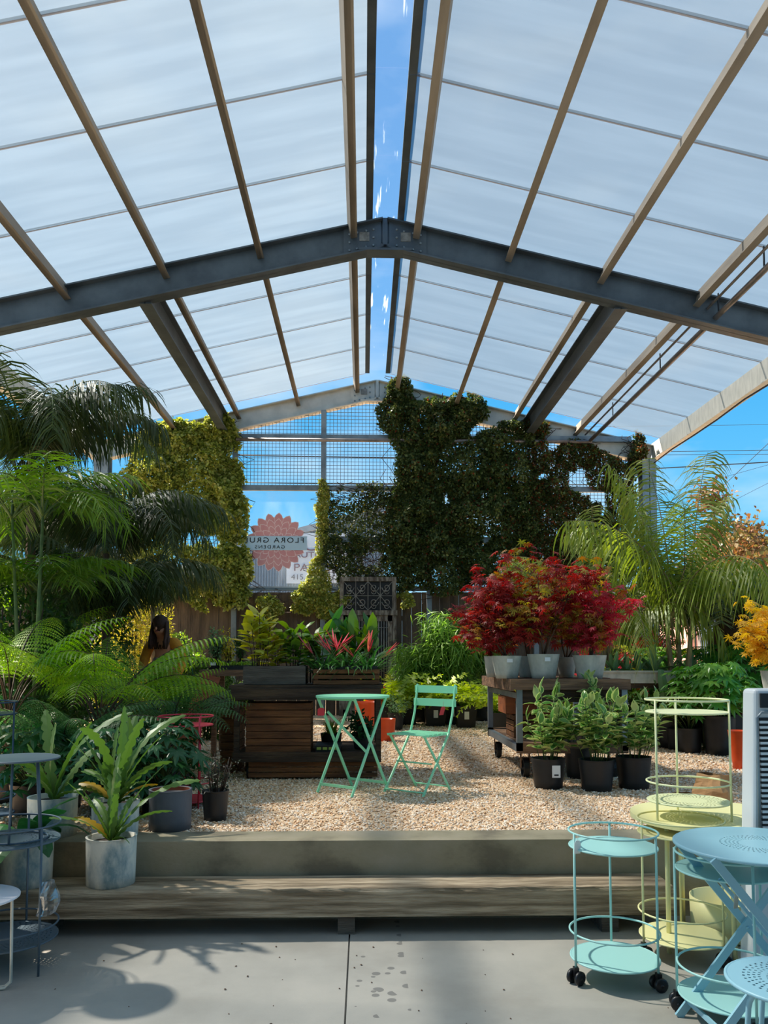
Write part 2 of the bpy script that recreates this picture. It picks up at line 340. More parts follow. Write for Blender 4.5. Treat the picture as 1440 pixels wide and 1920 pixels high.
# wet spots on the slabs: real stains with a shape of their own
def stain(m):
    n = m.node_tree.nodes; l = m.node_tree.links; b = n['Principled BSDF']; src = b.inputs['Base Color'].links[0].from_socket
    t = n.new('ShaderNodeTexCoord'); sp = n.new('ShaderNodeSeparateXYZ'); l.new(t.outputs['Object'], sp.inputs[0])
    mp = n.new('ShaderNodeMapping'); mp.inputs['Scale'].default_value = (1, 1, 0); l.new(t.outputs['Object'], mp.inputs[0])
    v = n.new('ShaderNodeTexVoronoi'); v.inputs['Scale'].default_value = 15; l.new(mp.outputs[0], v.inputs[0])
    sz = n.new('ShaderNodeSeparateColor'); l.new(v.outputs['Color'], sz.inputs[0])
    mul = n.new('ShaderNodeMath'); mul.operation = 'MULTIPLY_ADD'; mul.inputs[1].default_value = .62; mul.inputs[2].default_value = -.22; l.new(sz.outputs[0], mul.inputs[0])
    lt = n.new('ShaderNodeMath'); lt.operation = 'LESS_THAN'; l.new(v.outputs['Distance'], lt.inputs[0]); l.new(mul.outputs[0], lt.inputs[1])
    def band(lo, hi, sock):
        a = n.new('ShaderNodeMath'); a.operation = 'GREATER_THAN'; a.inputs[1].default_value = lo; l.new(sock, a.inputs[0])
        c = n.new('ShaderNodeMath'); c.operation = 'LESS_THAN'; c.inputs[1].default_value = hi; l.new(sock, c.inputs[0])
        p = n.new('ShaderNodeMath'); p.operation = 'MULTIPLY'; l.new(a.outputs[0], p.inputs[0]); l.new(c.outputs[0], p.inputs[1]); return p
    bx = band(-.05, .2, sp.outputs[0])
    p = n.new('ShaderNodeMath'); p.operation = 'MULTIPLY'; l.new(lt.outputs[0], p.inputs[0]); l.new(bx.outputs[0], p.inputs[1])
    p2 = n.new('ShaderNodeMath'); p2.operation = 'MULTIPLY'; p2.inputs[1].default_value = .62; l.new(p.outputs[0], p2.inputs[0])
    mx = n.new('ShaderNodeMix'); mx.data_type = 'RGBA'; l.new(p2.outputs[0], mx.inputs[0]); l.new(src, mx.inputs[6]); mx.inputs[7].default_value = (.07, .07, .07, 1)
    l.new(mx.outputs[2], b.inputs['Base Color'])
stain(m_conc)
# ------------------------------------------------------------------ structure: floor, steps, ground
G = .425
fl = St(MB().box(-6, 6, -6, 4.9, -.3, -.02).build('floor', m_conc)); fl['label'] = 'grey concrete patio floor'
xj = -.073
for x0, x1 in ((-5.9, -2.9), (-2.894, xj - .004), (xj + .004, 3.1), (3.106, 5.9)):
    for y0, y1 in ((-2, 1.2), (1.206, 4.62)):
        MB().box(x0, x1, y0, y1, -.02, 0).build('slab', m_conc, fl)
cb = St(MB().box(-5.9, 5.9, 4.6, 4.86, -.02, .432).build('trim_1', m_curb)); cb['label'] = 'smooth concrete curb holding back the gravel'
gd = St(MB().box(-60, 60, 4.86, 90, .2, G).build('ground', m_gravel))
# gravel pebbles in front, real stones
def pebbles(n, ya, yb, x0, x1, smin, smax, name):
    y = ya + (yb - ya) * RNG.random(n) ** 1.3; x = x0 + (x1 - x0) * RNG.random(n)
    k = np.abs(x) < y * .58 + .3; x = x[k]; y = y[k]; n = len(x)
    P = np.stack([x, y, np.full(n, G) + RNG.random(n) * .004], 1)
    s = smin + (smax - smin) * RNG.random(n); M = rotmats(n, .5, s, (0, 0, 1)); 
    tv = [(1, 0, 0), (.1, .8, .1), (-.9, .1, 0), (0, -.75, .05), (.1, .05, .55), (0, 0, -.5)]
    tf = [(0, 1, 4), (1, 2, 4), (2, 3, 4), (3, 0, 4), (1, 0, 5), (0, 3, 5)]
    o = many(name, tv, tf, M, P, m_peb, None, 'stuff'); return o
m_peb = leaf('pebble_colours', ['#f8e4cc', '#efcfa9', '#fbeedd', '#e8c39a', '#d9a97c', '#f6dcbc', '#c99468'], 0, .8)
for ya, yb, n, s0, s1 in ((4.86, 7.2, 62000, .008, .016), (7.2, 13.5, 50000, .012, .022)):
    o = pebbles(n, ya, yb, -5, 7, s0, s1, 'gravel'); o['label'] = 'tan gravel ' + ('near the curb' if ya < 5 else 'between the carts and the back pots'); o['category'] = 'gravel'
# timber sleeper step on two blocks
sl = T('timber_step', 'long weathered timber sleeper step in front of the concrete curb', 'step', (0, 4.46, 0))
mb = MB()
xs = np.linspace(-2.0, 1.66, 60)
vs = []
for x in xs:
    j = lambda a: (random.random() - .5) * a
    vs += [(x, -.14 + j(.004), .096), (x, -.14 + j(.005), .225 + j(.004)), (x, -.132 + j(.012), .243 + j(.004)), (x, .0, .243 + j(.003)), (x, .125, .243), (x, .125, .096)]
fs = [(i * 6 + k, i * 6 + (k + 1) % 6, i * 6 + 6 + (k + 1) % 6, i * 6 + 6 + k) for i in range(59) for k in range(6)]
mb.add(vs, [tuple(reversed(f)) for f in fs] + [(0, 1, 2, 3, 4, 5), tuple(59 * 6 + k for k in (5, 4, 3, 2, 1, 0))])
mb.build('beam', m_sleeper, sl)
for x in (-1.7, -.09, 1.32): MB().box(x - .045, x + .045, -.12, .1, 0, .096).build('block', m_greyw, sl)
st = MB().box(-3.2, -1.92, 4.15, 4.59, 0, .47).build('wall_left', m_stucco); St(st)
# ------------------------------------------------------------------ shed roof
AX, AZ, SL = .25, 6.83, .233
XL, XR = -5.05, 5.55
YN, YF = 9.4, 15.0
def rz(x): return AZ - SL * abs(x - AX)
joints = [14.6 - 1.27 * i for i in range(13)]
roof = bpy.data.objects.new('ceiling', None); COL.objects.link(roof); St(roof); roof['label'] = 'milky translucent sheet roof'
def slab(mb, xa, xb, y0, y1, t, dz=0):
    za, zb = rz(xa) + dz, rz(xb) + dz
    mb.add([(xa, y0, za), (xb, y0, zb), (xb, y1, zb), (xa, y1, za), (xa, y0, za + t), (xb, y0, zb + t), (xb, y1, zb + t), (xa, y1, za + t)],
           [(0, 1, 2, 3), (7, 6, 5, 4), (0, 4, 5, 1), (1, 5, 6, 2), (2, 6, 7, 3), (3, 7, 4, 0)])
def sheet(xa, xb, y0, y1, dz):   # one thin skin with gentle corrugation
    mb = MB(); mb.smooth = True; n = 14; vs = []
    for i in range(n + 1):
        y = y0 + (y1 - y0) * i / n; w = .006 * math.sin(i / n * PI)
        for x in (xa, (xa + xb) / 2, xb): vs.append((x, y, rz(x) + dz - w))
    mb.add(vs, [(i * 3 + k, i * 3 + k + 1, i * 3 + k + 4, i * 3 + k + 3) for i in range(n) for k in (0, 1)])
    return mb
for i in range(12):
    y1, y0 = joints[i], joints[i + 1]
    for xa, xb in ((XL - .05, AX - .23), (AX + .23, XR + .05)):
        sheet(xa, xb, y0 - .03, y1, .012).build('panel', m_sheet, roof)
        mb = MB(); slab(mb, xa, xb, y1 - .014, y1 + .004, .004, -.004); mb.build('joint_strip', m_joint, roof)
    MB().add([(AX - .15, y0 - .02, AZ + .005), (AX + .15, y0 - .02, AZ + .005), (AX + .15, y1, AZ + .012), (AX - .15, y1, AZ + .012)], [(0, 1, 2, 3)]).build('clear_pane', m_strip, roof)
    for s_ in (-1, 1):
        MB().box(AX + s_ * .19 - .04, AX + s_ * .19 + .04, y0, y1 - .012, AZ - .05, AZ - .01).build('flashing', m_steeld, roof)
# building canopy behind the camera (opaque)
cn = MB()
for xa, xb in ((XL, AX), (AX, XR)): slab(cn, xa, xb, -4, joints[12] + .1, .08, .1)
cn.build('ceiling_front', m_steel)['kind'] = 'structure'
St(MB().box(-6, 6.2, -4.2, -4, 0, 7).build('wall_front', m_steeld))
# I-beam rafters: same steel, with backlit and lit tones put into the colours
def ibeam(mb, a, b, dpt, wid, up=(0, 0, 1), tw=.014, tf=.018):
    a = Vector(a); b = Vector(b); d = (b - a).normalized(); u = Vector(up); u = (u - d * u.dot(d)).normalized()
    mb.bar(a - u * dpt / 2, b - u * dpt / 2, tw, dpt, u); mb.bar(a - u * tf / 2, b - u * tf / 2, wid, tf, u); mb.bar(a - u * (dpt - tf / 2), b - u * (dpt - tf / 2), wid, tf, u)
for Y, m_, lb in ((YN, m_steeld, 'steel rafter pair nearest, in a backlit dark tone, spanning the shed'), (YF, m_steel_lit, 'steel rafter pair over the back wall, in a lit pale tone')):
    r = bpy.data.objects.new('roof_rafter', None); COL.objects.link(r); St(r); r['label'] = lb
    for xe in (XL, XR):
        sg = 1 if xe > 0 else -1
        mb = MB(); ibeam(mb, (AX + sg * .03, Y, rz(AX + sg * .03) - .05), (xe, Y, rz(xe) - .05), .36, .19); mb.build('beam', m_, r)
        x0, x1 = AX + sg * .05, AX + sg * .5
        mb = MB(); mb.add([(x0, Y - .03, rz(x0) - .03), (x1, Y - .03, rz(x1) - .07), (x1, Y - .03, rz(x1) - .37), (x0, Y - .03, rz(x0) - .40), (x0, Y - .018, rz(x0) - .03), (x1, Y - .018, rz(x1) - .07), (x1, Y - .018, rz(x1) - .37), (x0, Y - .018, rz(x0) - .40)],
                          [(0, 1, 2, 3), (7, 6, 5, 4), (0, 4, 5, 1), (1, 5, 6, 2), (2, 6, 7, 3), (3, 7, 4, 0)]); pl = mb.build('gusset_plate', m_, r)
        mb = MB()
        for u in (.1, .2, .32, .42):
            for v in (.1, .2, .3):
                if v == .2 and u in (.2, .32): continue
                x = AX + sg * (.05 + u * .9); mb.tube([(x, Y - .045, rz(x) - .05 - v), (x, Y - .03, rz(x) - .05 - v)], .014, 8)
        mb.build('bolts', m_steel, pl, 'stuff')
        x = AX + sg * .25; MB().box(x - .06, x + .06, Y - .036, Y - .03, rz(x) - .27, rz(x) - .16).build('cover_plate', m_iron, pl)
    MB().box(AX - .03, AX + .03, Y - .04, Y + .09, AZ - .43, AZ - .04).build('splice_plate', m_, r)
    MB().box(AX - .32, AX + .32, Y - .1, Y + .1, AZ - .47, AZ - .44).build('haunch_plate', m_, r)
rel = [.43, 1.55, 2.67, 3.84]
pc = 0
for (ya, yb) in ((-.6, YN - .01), (YN + .01, YF - .012)):
    for sg in (-1, 1):
        for q in rel:
            x = AX + sg * q; z = rz(x)
            mb = MB(); mb.box(-.028, .028, ya, yb, -.2, 0); mb.box(-.028, .05 * -sg, ya, yb, -.2, -.185)
            o = mb.build('roof_purlin', m_wood_purlin); o.location = (x, 0, z); o.rotation_euler = (0, math.atan(SL) * sg, 0); St(o)
for sg in (-1, 1):      # deep struts of the back bay
    x = AX + sg * 2.88; mb = MB(); ibeam(mb, (x, YN + .02, rz(x) - .1), (x, YF - .02, rz(x) - .1), .34, .16); o = mb.build('roof_strut', m_steeld); St(o); o['label'] = 'deep dark steel strut under the back bay'
    mb = MB(); mb.bar((x, YN - .4, rz(x) - .43), (x, YN + .02, rz(x) - .43), .1, .02)
for xe, sg in ((XL, -1), (XR, 1)):      # eave beams, light from the left put into their pale colour
    mb = MB(); z = rz(xe); mb.box(xe - .03, xe + .03, -.6, YF + .1, z - .34, z - .0); mb.box(xe - .1, xe + .03, -.6, YF + .1, z - .355, z - .34)
    o = mb.build('eave_beam', m_steel_lit); St(o); o['label'] = 'long eave beam in a lit pale tone on the ' + ('right' if sg > 0 else 'left')
    for Y in (YN, YF):
        x = xe - sg * .18; mb = MB(); ibeam(mb, (x, Y, G - .05), (x, Y, rz(x) - .4), .26, .26, (0, 1, 0)); o = mb.build('column', m_steel); St(o)
# ------------------------------------------------------------------ back wall frame: posts, rails, mesh, fence
YW = 14.93
wb = bpy.data.objects.new('wall_back', None); COL.objects.link(wb); St(wb); wb['label'] = 'open steel frame wall with wire mesh'
def X(px): return at(px, 1200, YW).x
def Z(py): return at(700, py, YW).z
for px in (438, 605, 805, 1005): MB().box(X(px) - .045, X(px) + .045, YW - .05, YW + .05, G, rz(X(px)) - .42).build('post', m_steel, wb)
xa, xb = X(300), X(1195)
for py, a, b, h in ((821, 438, 1190, .1), (916, 438, 1190, .1), (1013, 605, 1190, .12), (1104, 300, 1190, .08)):
    MB().box(X(a), X(b), YW - .04, YW + .04, Z(py) - h / 2, Z(py) + h / 2).build('rail', m_steel, wb)
MB().tube([(X(440), YW - .12, Z(829)), (X(1112), YW - .12, Z(829))], .035, 8).build('pipe', m_pipe, wb)
mb = MB()      # welded wire: one part, too fine to pick apart
x = xa
while x < xb:
    zt = rz(x) - .42; zb_ = Z(1100) if not (X(445) < x < X(600)) else Z(912)
    if zt > zb_: mb.box(x - .004, x + .004, YW + .045, YW + .053, zb_, zt)
    x += .068
z = Z(1100)
while z < 6.4:
    half = (AZ - .42 - z) / SL; a = max(xa, AX - half); b = min(xb, AX + half)
    if z < Z(912):
        for q0, q1 in ((a, X(445)), (X(600), b)): mb.box(q0, q1, YW + .053, YW + .061, z - .004, z + .004)
    elif b > a: mb.box(a, b, YW + .053, YW + .061, z - .004, z + .004)
    z += .068
mb.build('wire_mesh', m_steel, wb, 'stuff')
for py, sag in ((853, .03), (904, .02)):
    pts = [(X(438) + (X(1190) - X(438)) * t / 10, YW + .09, Z(py) - sag * math.sin(PI * t / 10)) for t in range(11)]
    MB().tube(pts, .012, 5).build('cable', m_ink, wb)
fe = bpy.data.objects.new('wall_back_fence', None); COL.objects.link(fe); St(fe); fe['label'] = 'dark board fence along the back'
x = -9.2; i = 0
while x < 5.35:
    w = .17 + random.random() * .02; h = Z(1107) - random.random() * .04; dy = random.random() * .015
    MB().box(x, x + w - .003, YW + .09 + dy, YW + .115 + dy, G, h).build('plank', m_plank, fe); x += w
for z in (.9, 2.2): MB().box(-9.2, 5.35, YW + .13, YW + .17, z, z + .09).build('rail', m_plank, fe)
# ------------------------------------------------------------------ gueridon carts, tables, chairs
def caster(root, x, y, ang):
    mb = MB(); c, s_ = math.cos(ang), math.sin(ang); R = .03
    for k in (-1, 1):
        o = Vector((x - s_ * .013 * k, y + c * .013 * k, .031))
        d = Vector((-s_ * k, c * k, 0))
        mb.tube([o, o + d * .004, o + d * .016, o + d * .02], [.024, .031, .031, .024], 16)
    mb.bar((x, y, .03), (x, y, .075), .022, .03)
    mb.tube([(x - s_ * .036, y + c * .036, .031), (x + s_ * .036, y - c * .036, .031)], .007, 8)
    return mb.build('caster', m_rubber, root)
def tag(root, x, y, z, ang=0, w=.032, h=.06, mat=None, string=.03, lean=.1):
    mb = MB(); M = Matrix.Translation((x, y, z)) @ Matrix.Rotation(ang, 4, 'Z') @ Matrix.Rotation(lean, 4, 'X')
    vs = [(-w / 2, 0, -h), (w / 2, 0, -h), (w / 2, 0, -.012), (w / 4, 0, 0), (-w / 4, 0, 0), (-w / 2, 0, -.012)]
    mb.add([M @ Vector(v) for v in vs] + [M @ (Vector(v) + Vector((0, .0015, 0))) for v in vs], [(0, 1, 2, 3, 4, 5), (11, 10, 9, 8, 7, 6)] + [(i, 6 + i, 6 + (i + 1) % 6, (i + 1) % 6) for i in range(6)])
    mb.tube([M @ Vector((0, 0, -.006)), (x, y, z + string)], .0009, 4)
    return mb.build('price_tag', mat or m_white, root)
def cart(label, x, y, z, r, hs, mat, a0=195, wheels=True, perf=(), name='serving_cart', grp=None):
    """hs = heights of low shelf, low ring, top shelf, top ring"""
    t = T(name, label, 'cart', (x, y, z), 0, grp); n = 48
    for h, nm, pf in ((hs[0], 'lower_shelf', 0 in perf), (hs[2], 'upper_shelf', 1 in perf)):
        mb = MB()
        if pf: mb.perf((0, 0), r - .004, h - .004, h + .001, [(r * q, r * q + .008) for q in (.45, .52, .6, .68, .76, .84)], 120)
        else: mb.disc((0, 0), r - .004, h - .004, h + .001, n)
        mb.ring((0, 0), r - .003, .0045, n, 6, h - .002); mb.build(nm, mat, t)
    for h, nm in ((hs[1], 'lower_rail'), (hs[3], 'upper_rail')):
        MB().ring((0, 0), r, .0048, n, 6, h).build(nm, mat, t)
    for k in range(3):
        a = math.radians(a0 + 120 * k); px, py = math.cos(a) * (r + .004), math.sin(a) * (r + .004)
        MB().tube([(px, py, .06 if wheels else 0), (px, py, hs[3])], .0058, 8).build('leg', mat, t)
        if wheels: caster(t, px, py, a + .6 * k + .3)
    return t
HS = (.098, .215, .597, .663)
c1 = cart('turquoise round two-tier serving cart on black casters, nearest the middle of the patio', 1.15, 3.72, 0, .2, HS, m_turq, 197); tag(c1, -.185, -.085, .64, .3)
c2 = cart('lemon yellow two-tier cart on casters behind the turquoise carts', 1.575, 4.0, 0, .205, HS, m_yel, 190); tag(c2, .02, -.21, .60, .1, .034, .062)
c3 = cart('turquoise two-tier cart on casters, partly behind the pale blue bistro table', 1.49, 3.29, 0, .205, HS, m_turq, 150); tag(c3, -.06, -.2, .56, .4, .022, .06, m_zinc)
t = T('round_table', 'low lemon yellow round table carrying the pale lime cart', 'table', (1.80, 4.13, 0))
MB().disc((0, 0), .41, .635, .66, 56).build('tabletop', m_yel, t)
for a in (100, 200, 262, 340): MB().tube([(math.cos(math.radians(a)) * .3, math.sin(math.radians(a)) * .3, 0 if a != 200 else .0), (math.cos(math.radians(a)) * .3, math.sin(math.radians(a)) * .3, .64)], .012, 10).build('leg', m_yel, t)
c4 = cart('pale lime wire cart without wheels standing on the yellow table', 1.64, 4.05, .66, .2, (.085, .178, .53, .59), m_yel2, 203, False, (0,))
# yellow basin
t = T('planter_tub', 'lemon yellow round metal tub on the floor under the yellow table', 'tub', (1.93, 4.28, 0))
MB().lathe([(0, .005), (.17, .005), (.185, .02), (.19, .2), (.183, .2), (.176, .03), (0, .02)], 36).build('tub', m_yel, t)
# folding bistro tables
def xframe(t, c, u, v, sep, spread, h, mat, w=.022, th=.01, tops=None):
    """two crossing U frames; u = axis direction, v = scissor direction"""
    u = Vector((*u, 0)).normalized(); v = Vector((*v, 0)).normalized(); c = Vector((*c, 0))
    for k, nm in ((1, 'leg_frame'), (-1, 'leg_frame')):
        mb = MB(); s_ = sep / 2 - (.012 if k < 0 else 0)
        for q in (-1, 1):
            mb.bar(c + u * q * s_ - v * k * spread / 2 * .93 + Vector((0, 0, h)), c + u * q * s_ + v * k * spread / 2, th, w, v)
        mb.bar(c - u * s_ + v * k * spread / 2 * .86 + Vector((0, 0, h * .09)), c + u * s_ + v * k * spread / 2 * .86 + Vector((0, 0, h * .09)), .01, .02, (0, 0, 1))
        mb.bar(c - u * s_ - v * k * spread / 2 * .9 + Vector((0, 0, h - .01)), c + u * s_ - v * k * spread / 2 * .9 + Vector((0, 0, h - .01)), .012, .016)
        mb.build(nm, mat, t)
    mb = MB()
    for q in (-1, 1): p = c + Vector((0, 0, h / 2)); mb.tube([p + u * q * (sep / 2 + .008), p + u * q * (sep / 2 - .02)], .008, 8)
    mb.build('pivot', mat, t)
t = T('bistro_table', 'mint green folding bistro table on the gravel before the dark cart', 'table', (-.086, 6.33, G))
MB().disc((0, 0), .29, .735, .75, 48).build('tabletop', m_mint, t)
xframe(t, (0, 0), (.284, -.23), (.26, .3), .37, .42, .735, m_mint)
MB().bar((-.2, .05, .62), (.12, -.05, .3), .006, .02).build('brace', m_mint, t)
o = tag(t, -.24, -.13, .66, .2, .055, .06, m_tag, .05); o['label'] = 'round red tag'
t = T('bistro_table', 'pale blue round folding table with a perforated top at the patio edge', 'table', (1.60, 3.23, 0))
MB().perf((0, 0), .33, .703, .712, [(.085, .092), (.10, .107), (.115, .122), (.13, .137), (.15, .157)], 144).build('tabletop', m_blue, t)
MB().ring((0, 0), .33, .008, 56, 6, .706).build('rim', m_blue, t)
xframe(t, (-.01, -.03), (-.05, 1), (1, .05), .30, .60, .70, m_blue, .032, .012)
xframe_b = MB().bar((-.22, -.1, .6), (.2, .1, .16), .008, .014).build('brace', m_blue, t)
t = T('stool', 'pale blue stool with perforated round seat, lowest in the corner', 'stool', (1.335, 2.5, 0))
MB().perf((0, 0), .2, .456, .464, [(q, q + .008) for q in (.06, .075, .1, .115, .13, .145)], 110).build('seat', m_blue, t)
MB().ring((0, 0), .2, .007, 48, 6, .459).build('rim', m_blue, t)
for k in range(3):
    a = math.radians(200 + 120 * k); d = Vector((math.cos(a), math.sin(a), 0)); n_ = Vector((-d.y, d.x, 0)); mb = MB(); P = []
    for i in range(13): q = PI * i / 12; P.append(d * (.135 + .0 * i) + n_ * math.cos(q) * .06 + Vector((0, 0, .36 + math.sin(q) * .085)))
    mb.tube([d * .16 + n_ * .075 + Vector((0, 0, .004))] + P + [d * .16 - n_ * .075 + Vector((0, 0, .004))], .0085, 8)
    mb.tube([d * .16 + n_ * .075 + Vector((0, 0, .008)), d * .16 - n_ * .075 + Vector((0, 0, .008))], .0085, 8); mb.build('leg', m_blue, t)
# mint folding chair
t = T('bistro_chair', 'mint green folding slatted bistro chair beside the mint table', 'chair', (.43, 6.33, G))
u = Vector((.77, -.64, 0)); f = Vector((-.64, -.77, 0)); Zv = Vector((0, 0, 1))
for i in range(6):
    p = f * (.15 - .062 * i); MB().bar(p - u * .18 + Zv * .452, p + u * .18 + Zv * .452, .04, .008).build('seat_slat', m_mint, t)
MB().bar(-u * .17 - f * .16 + Zv * .443, -u * .17 + f * .17 + Zv * .443, .014, .01).bar(u * .17 - f * .16 + Zv * .443, u * .17 + f * .17 + Zv * .443, .014, .01).build('seat_frame', m_mint, t)
for q in (-1, 1):
    mb = MB(); pts = [f * .2, f * .0 + Zv * .25, -f * .15 + Zv * .45, -f * .205 + Zv * .6, -f * .25 + Zv * .83]
    for a, b in zip(pts, pts[1:]): mb.bar(a + u * q * .185, b + u * q * .185, .01, .018, -f)
    mb.build('back_leg', m_mint, t)
    MB().bar(-f * .2 + u * q * .165, f * .15 + Zv * .445 + u * q * .165, .01, .018, f).build('front_leg', m_mint, t)
for z in (.685, .79):
    b = -f * (.225 + (z - .685) * .17); MB().bar(b - u * .205 + Zv * z, b + u * .205 + Zv * z, .008, .06).build('back_rail', m_mint, t)
for p, w in ((f * .195, .185), (-f * .19, .165), (Zv * .2 + f * .06, .17)):
    MB().tube([p - u * w + Zv * .03, p + u * w + Zv * .03], .006, 6).build('stretcher', m_mint, t)
o = tag(t, .2, .0, .66, .9, .06, .07, m_tag, .04, .3); o['label'] = 'crimson tag'
# left-hand carts and side tables
cart('red wire serving cart on the gravel behind the ferns', -1.26, 5.75, G, .19, (.05, .17, .57, .63), m_red, 190, False)
c = cart('storm grey two-tier cart with perforated shelves beside the timber step', -1.70, 3.93, 0, .235, (.14, .2, .595, .67), m_greyp, 330, False, (0, 1))
t = T('side_table', 'small grey round three-legged table standing on the grey cart', 'table', (-1.66, 3.93, .595))
MB().disc((0, 0), .185, .38, .388, 44).ring((0, 0), .185, .005, 44, 6, .384).build('tabletop', m_greyp, t)
for a in (-20, 60, 200, 280):
    d = Vector((math.cos(math.radians(a)), math.sin(math.radians(a)), 0)); MB().tube([d * .11 + Vector((0, 0, .38)), d * .14 + Vector((0, 0, .006))], .006, 8).build('leg', m_greyp, t)
MB().ring((0, 0), .14, .005, 36, 6, .008).build('foot_ring', m_greyp, t)
t = T('side_table', 'white round side table with a round-ended tube base', 'table', (-1.725, 3.62, 0))
MB().disc((0, 0), .2, .405, .414, 44).ring((0, 0), .2, .006, 44, 6, .41).build('tabletop', m_whitep, t)
for a in (20, 140, 260):
    d = Vector((math.cos(math.radians(a)), math.sin(math.radians(a)), 0)); n_ = Vector((-d.y, d.x, 0))
    mb = MB()
    for q in (-.012, .012): mb.tube([d * .17 + n_ * q + Vector((0, 0, .405)), d * .175 + n_ * q + Vector((0, 0, .03)), d * .15 + n_ * q + Vector((0, 0, .008)), d * .03 + n_ * q + Vector((0, 0, .008))], .006, 8)
    mb.build('leg', m_zinc, t)
cart('tall navy blue wire cart among the ferns on the gravel', -2.33, 4.97, G, .2, (.1, .2, .70, .77), m_navy, 355, False)
t = T('storage_bin', 'navy bin with folded teal covers, behind the grey cart', 'bin', (-2.02, 4.02, 0), .1)
m_teal = pm('teal_cloth', '#2c7f95', '#1d5a70', .5, 0, 6)
MB().box(-.12, .14, -.13, .13, .0, .66).build('bin', m_navy, t)
for i in range(3): MB().box(-.11, .13, -.12, .12, .662 + .03 * i, .688 + .03 * i, Matrix.Rotation(.06 * (i - 1), 4, 'Z')).build('folded_cover', m_teal, t)
def crumple(name, label, cat, loc, sx, sy, sz, mat, seed=1, amp=.02):
    t = T(name, label, cat, loc, seed * .7); mb = MB(); n = 10; vs = []; fs = []
    for i in range(n + 1):
        for j in range(16):
            a = 2 * PI * j / 16; r = (abs(math.cos(a)) ** 4 + abs(math.sin(a)) ** 4) ** -.25; z = i / n
            k = 1 - .35 * max(0, z - .6) * 2; p = Vector((math.cos(a) * r * sx / 2 * k, math.sin(a) * r * sy / 2 * (1 - .75 * max(0, z - .45)), z * sz))
            d = noise.noise_vector(p * 14 + Vector((seed * 7, 0, 0))) * amp; d.z *= .5 if i else 0; vs.append(p + d)
    for i in range(n):
        for j in range(16): fs.append((i * 16 + j, i * 16 + (j + 1) % 16, (i + 1) * 16 + (j + 1) % 16, (i + 1) * 16 + j))
    fs += [tuple(range(15, -1, -1))]
    mb.add(vs, fs); mb.build('sack', mat, t); return t
crumple('plastic_bag', 'clear plastic bag hanging on the grey cart leg', 'bag', (-1.475, 3.86, .27), .11, .06, .15, m_bag, 2)
p = atz(1338, 1524, G); crumple('paper_bag', 'larger brown kraft paper bag on the gravel by the curb', 'bag', (p.x, p.y, G), .26, .16, .26, m_kraft, 3)
p = atz(1278, 1530, G); crumple('paper_bag', 'smaller slumped brown paper bag beside the larger one', 'bag', (p.x, p.y, G), .24, .15, .15, m_kraft, 5)
# white louvred cooler
t = T('air_cooler', 'tall white louvred air cooler leaning in at the right edge', 'cooler', (1.755, 3.61, 0), 0)
m_cool = pm('cream_enamel', '#cfd2d4', None, .35)
mb = MB(); mb.add([(-.02, 0, 0), (.5, 0, 0), (.5, .14, 0), (-.02, .14, 0), (.02, .0, 1.32), (.46, .0, 1.32), (.46, .12, 1.32), (.02, .12, 1.32)], [(3, 2, 1, 0), (4, 5, 6, 7), (0, 1, 5, 4), (1, 2, 6, 5), (2, 3, 7, 6), (3, 0, 4, 7)])
bd = mb.build('body', m_cool, t); bv = bd.modifiers.new('b', 'BEVEL'); bv.width = .02; bv.segments = 3
MB().box(.03, .44, -.006, .004, .66, 1.19).build('louvre_well', m_black, t)
for i in range(22): MB().box(.034, .435, -.02, .0, .672 + .0235 * i, .683 + .0235 * i, ).build('louvre', m_cool, t)
mb = MB(); mb.tube([(.024, -.012, .66), (.024, -.012, 1.19), (.045, -.012, 1.215), (.43, -.012, 1.215)], .007, 6); mb.build('grille_trim', m_steel, t)
MB().box(.045, .42, -.012, .0, 1.235, 1.30).build('control_panel', m_black, t)
# debris on the floor
mb = MB()
for i in range(46):
    x, y = random.uniform(-1.6, 1.3), random.uniform(2.9, 4.25); s_ = random.uniform(.003, .008); M = Matrix.Translation((x, y, s_ * .4)) @ Matrix.Rotation(random.random() * 6, 4, 'Z')
    mb.add([M @ Vector(v) * 1 for v in ((s_, 0, 0), (0, s_ * .8, 0), (-s_, 0, 0), (0, -s_ * .7, 0), (0, 0, s_ * .5))], [(0, 1, 4), (1, 2, 4), (2, 3, 4), (3, 0, 4)])
o = mb.build('debris', m_bark, None, 'stuff'); o['label'] = 'dry leaf bits scattered over the concrete patio'; o['category'] = 'debris'
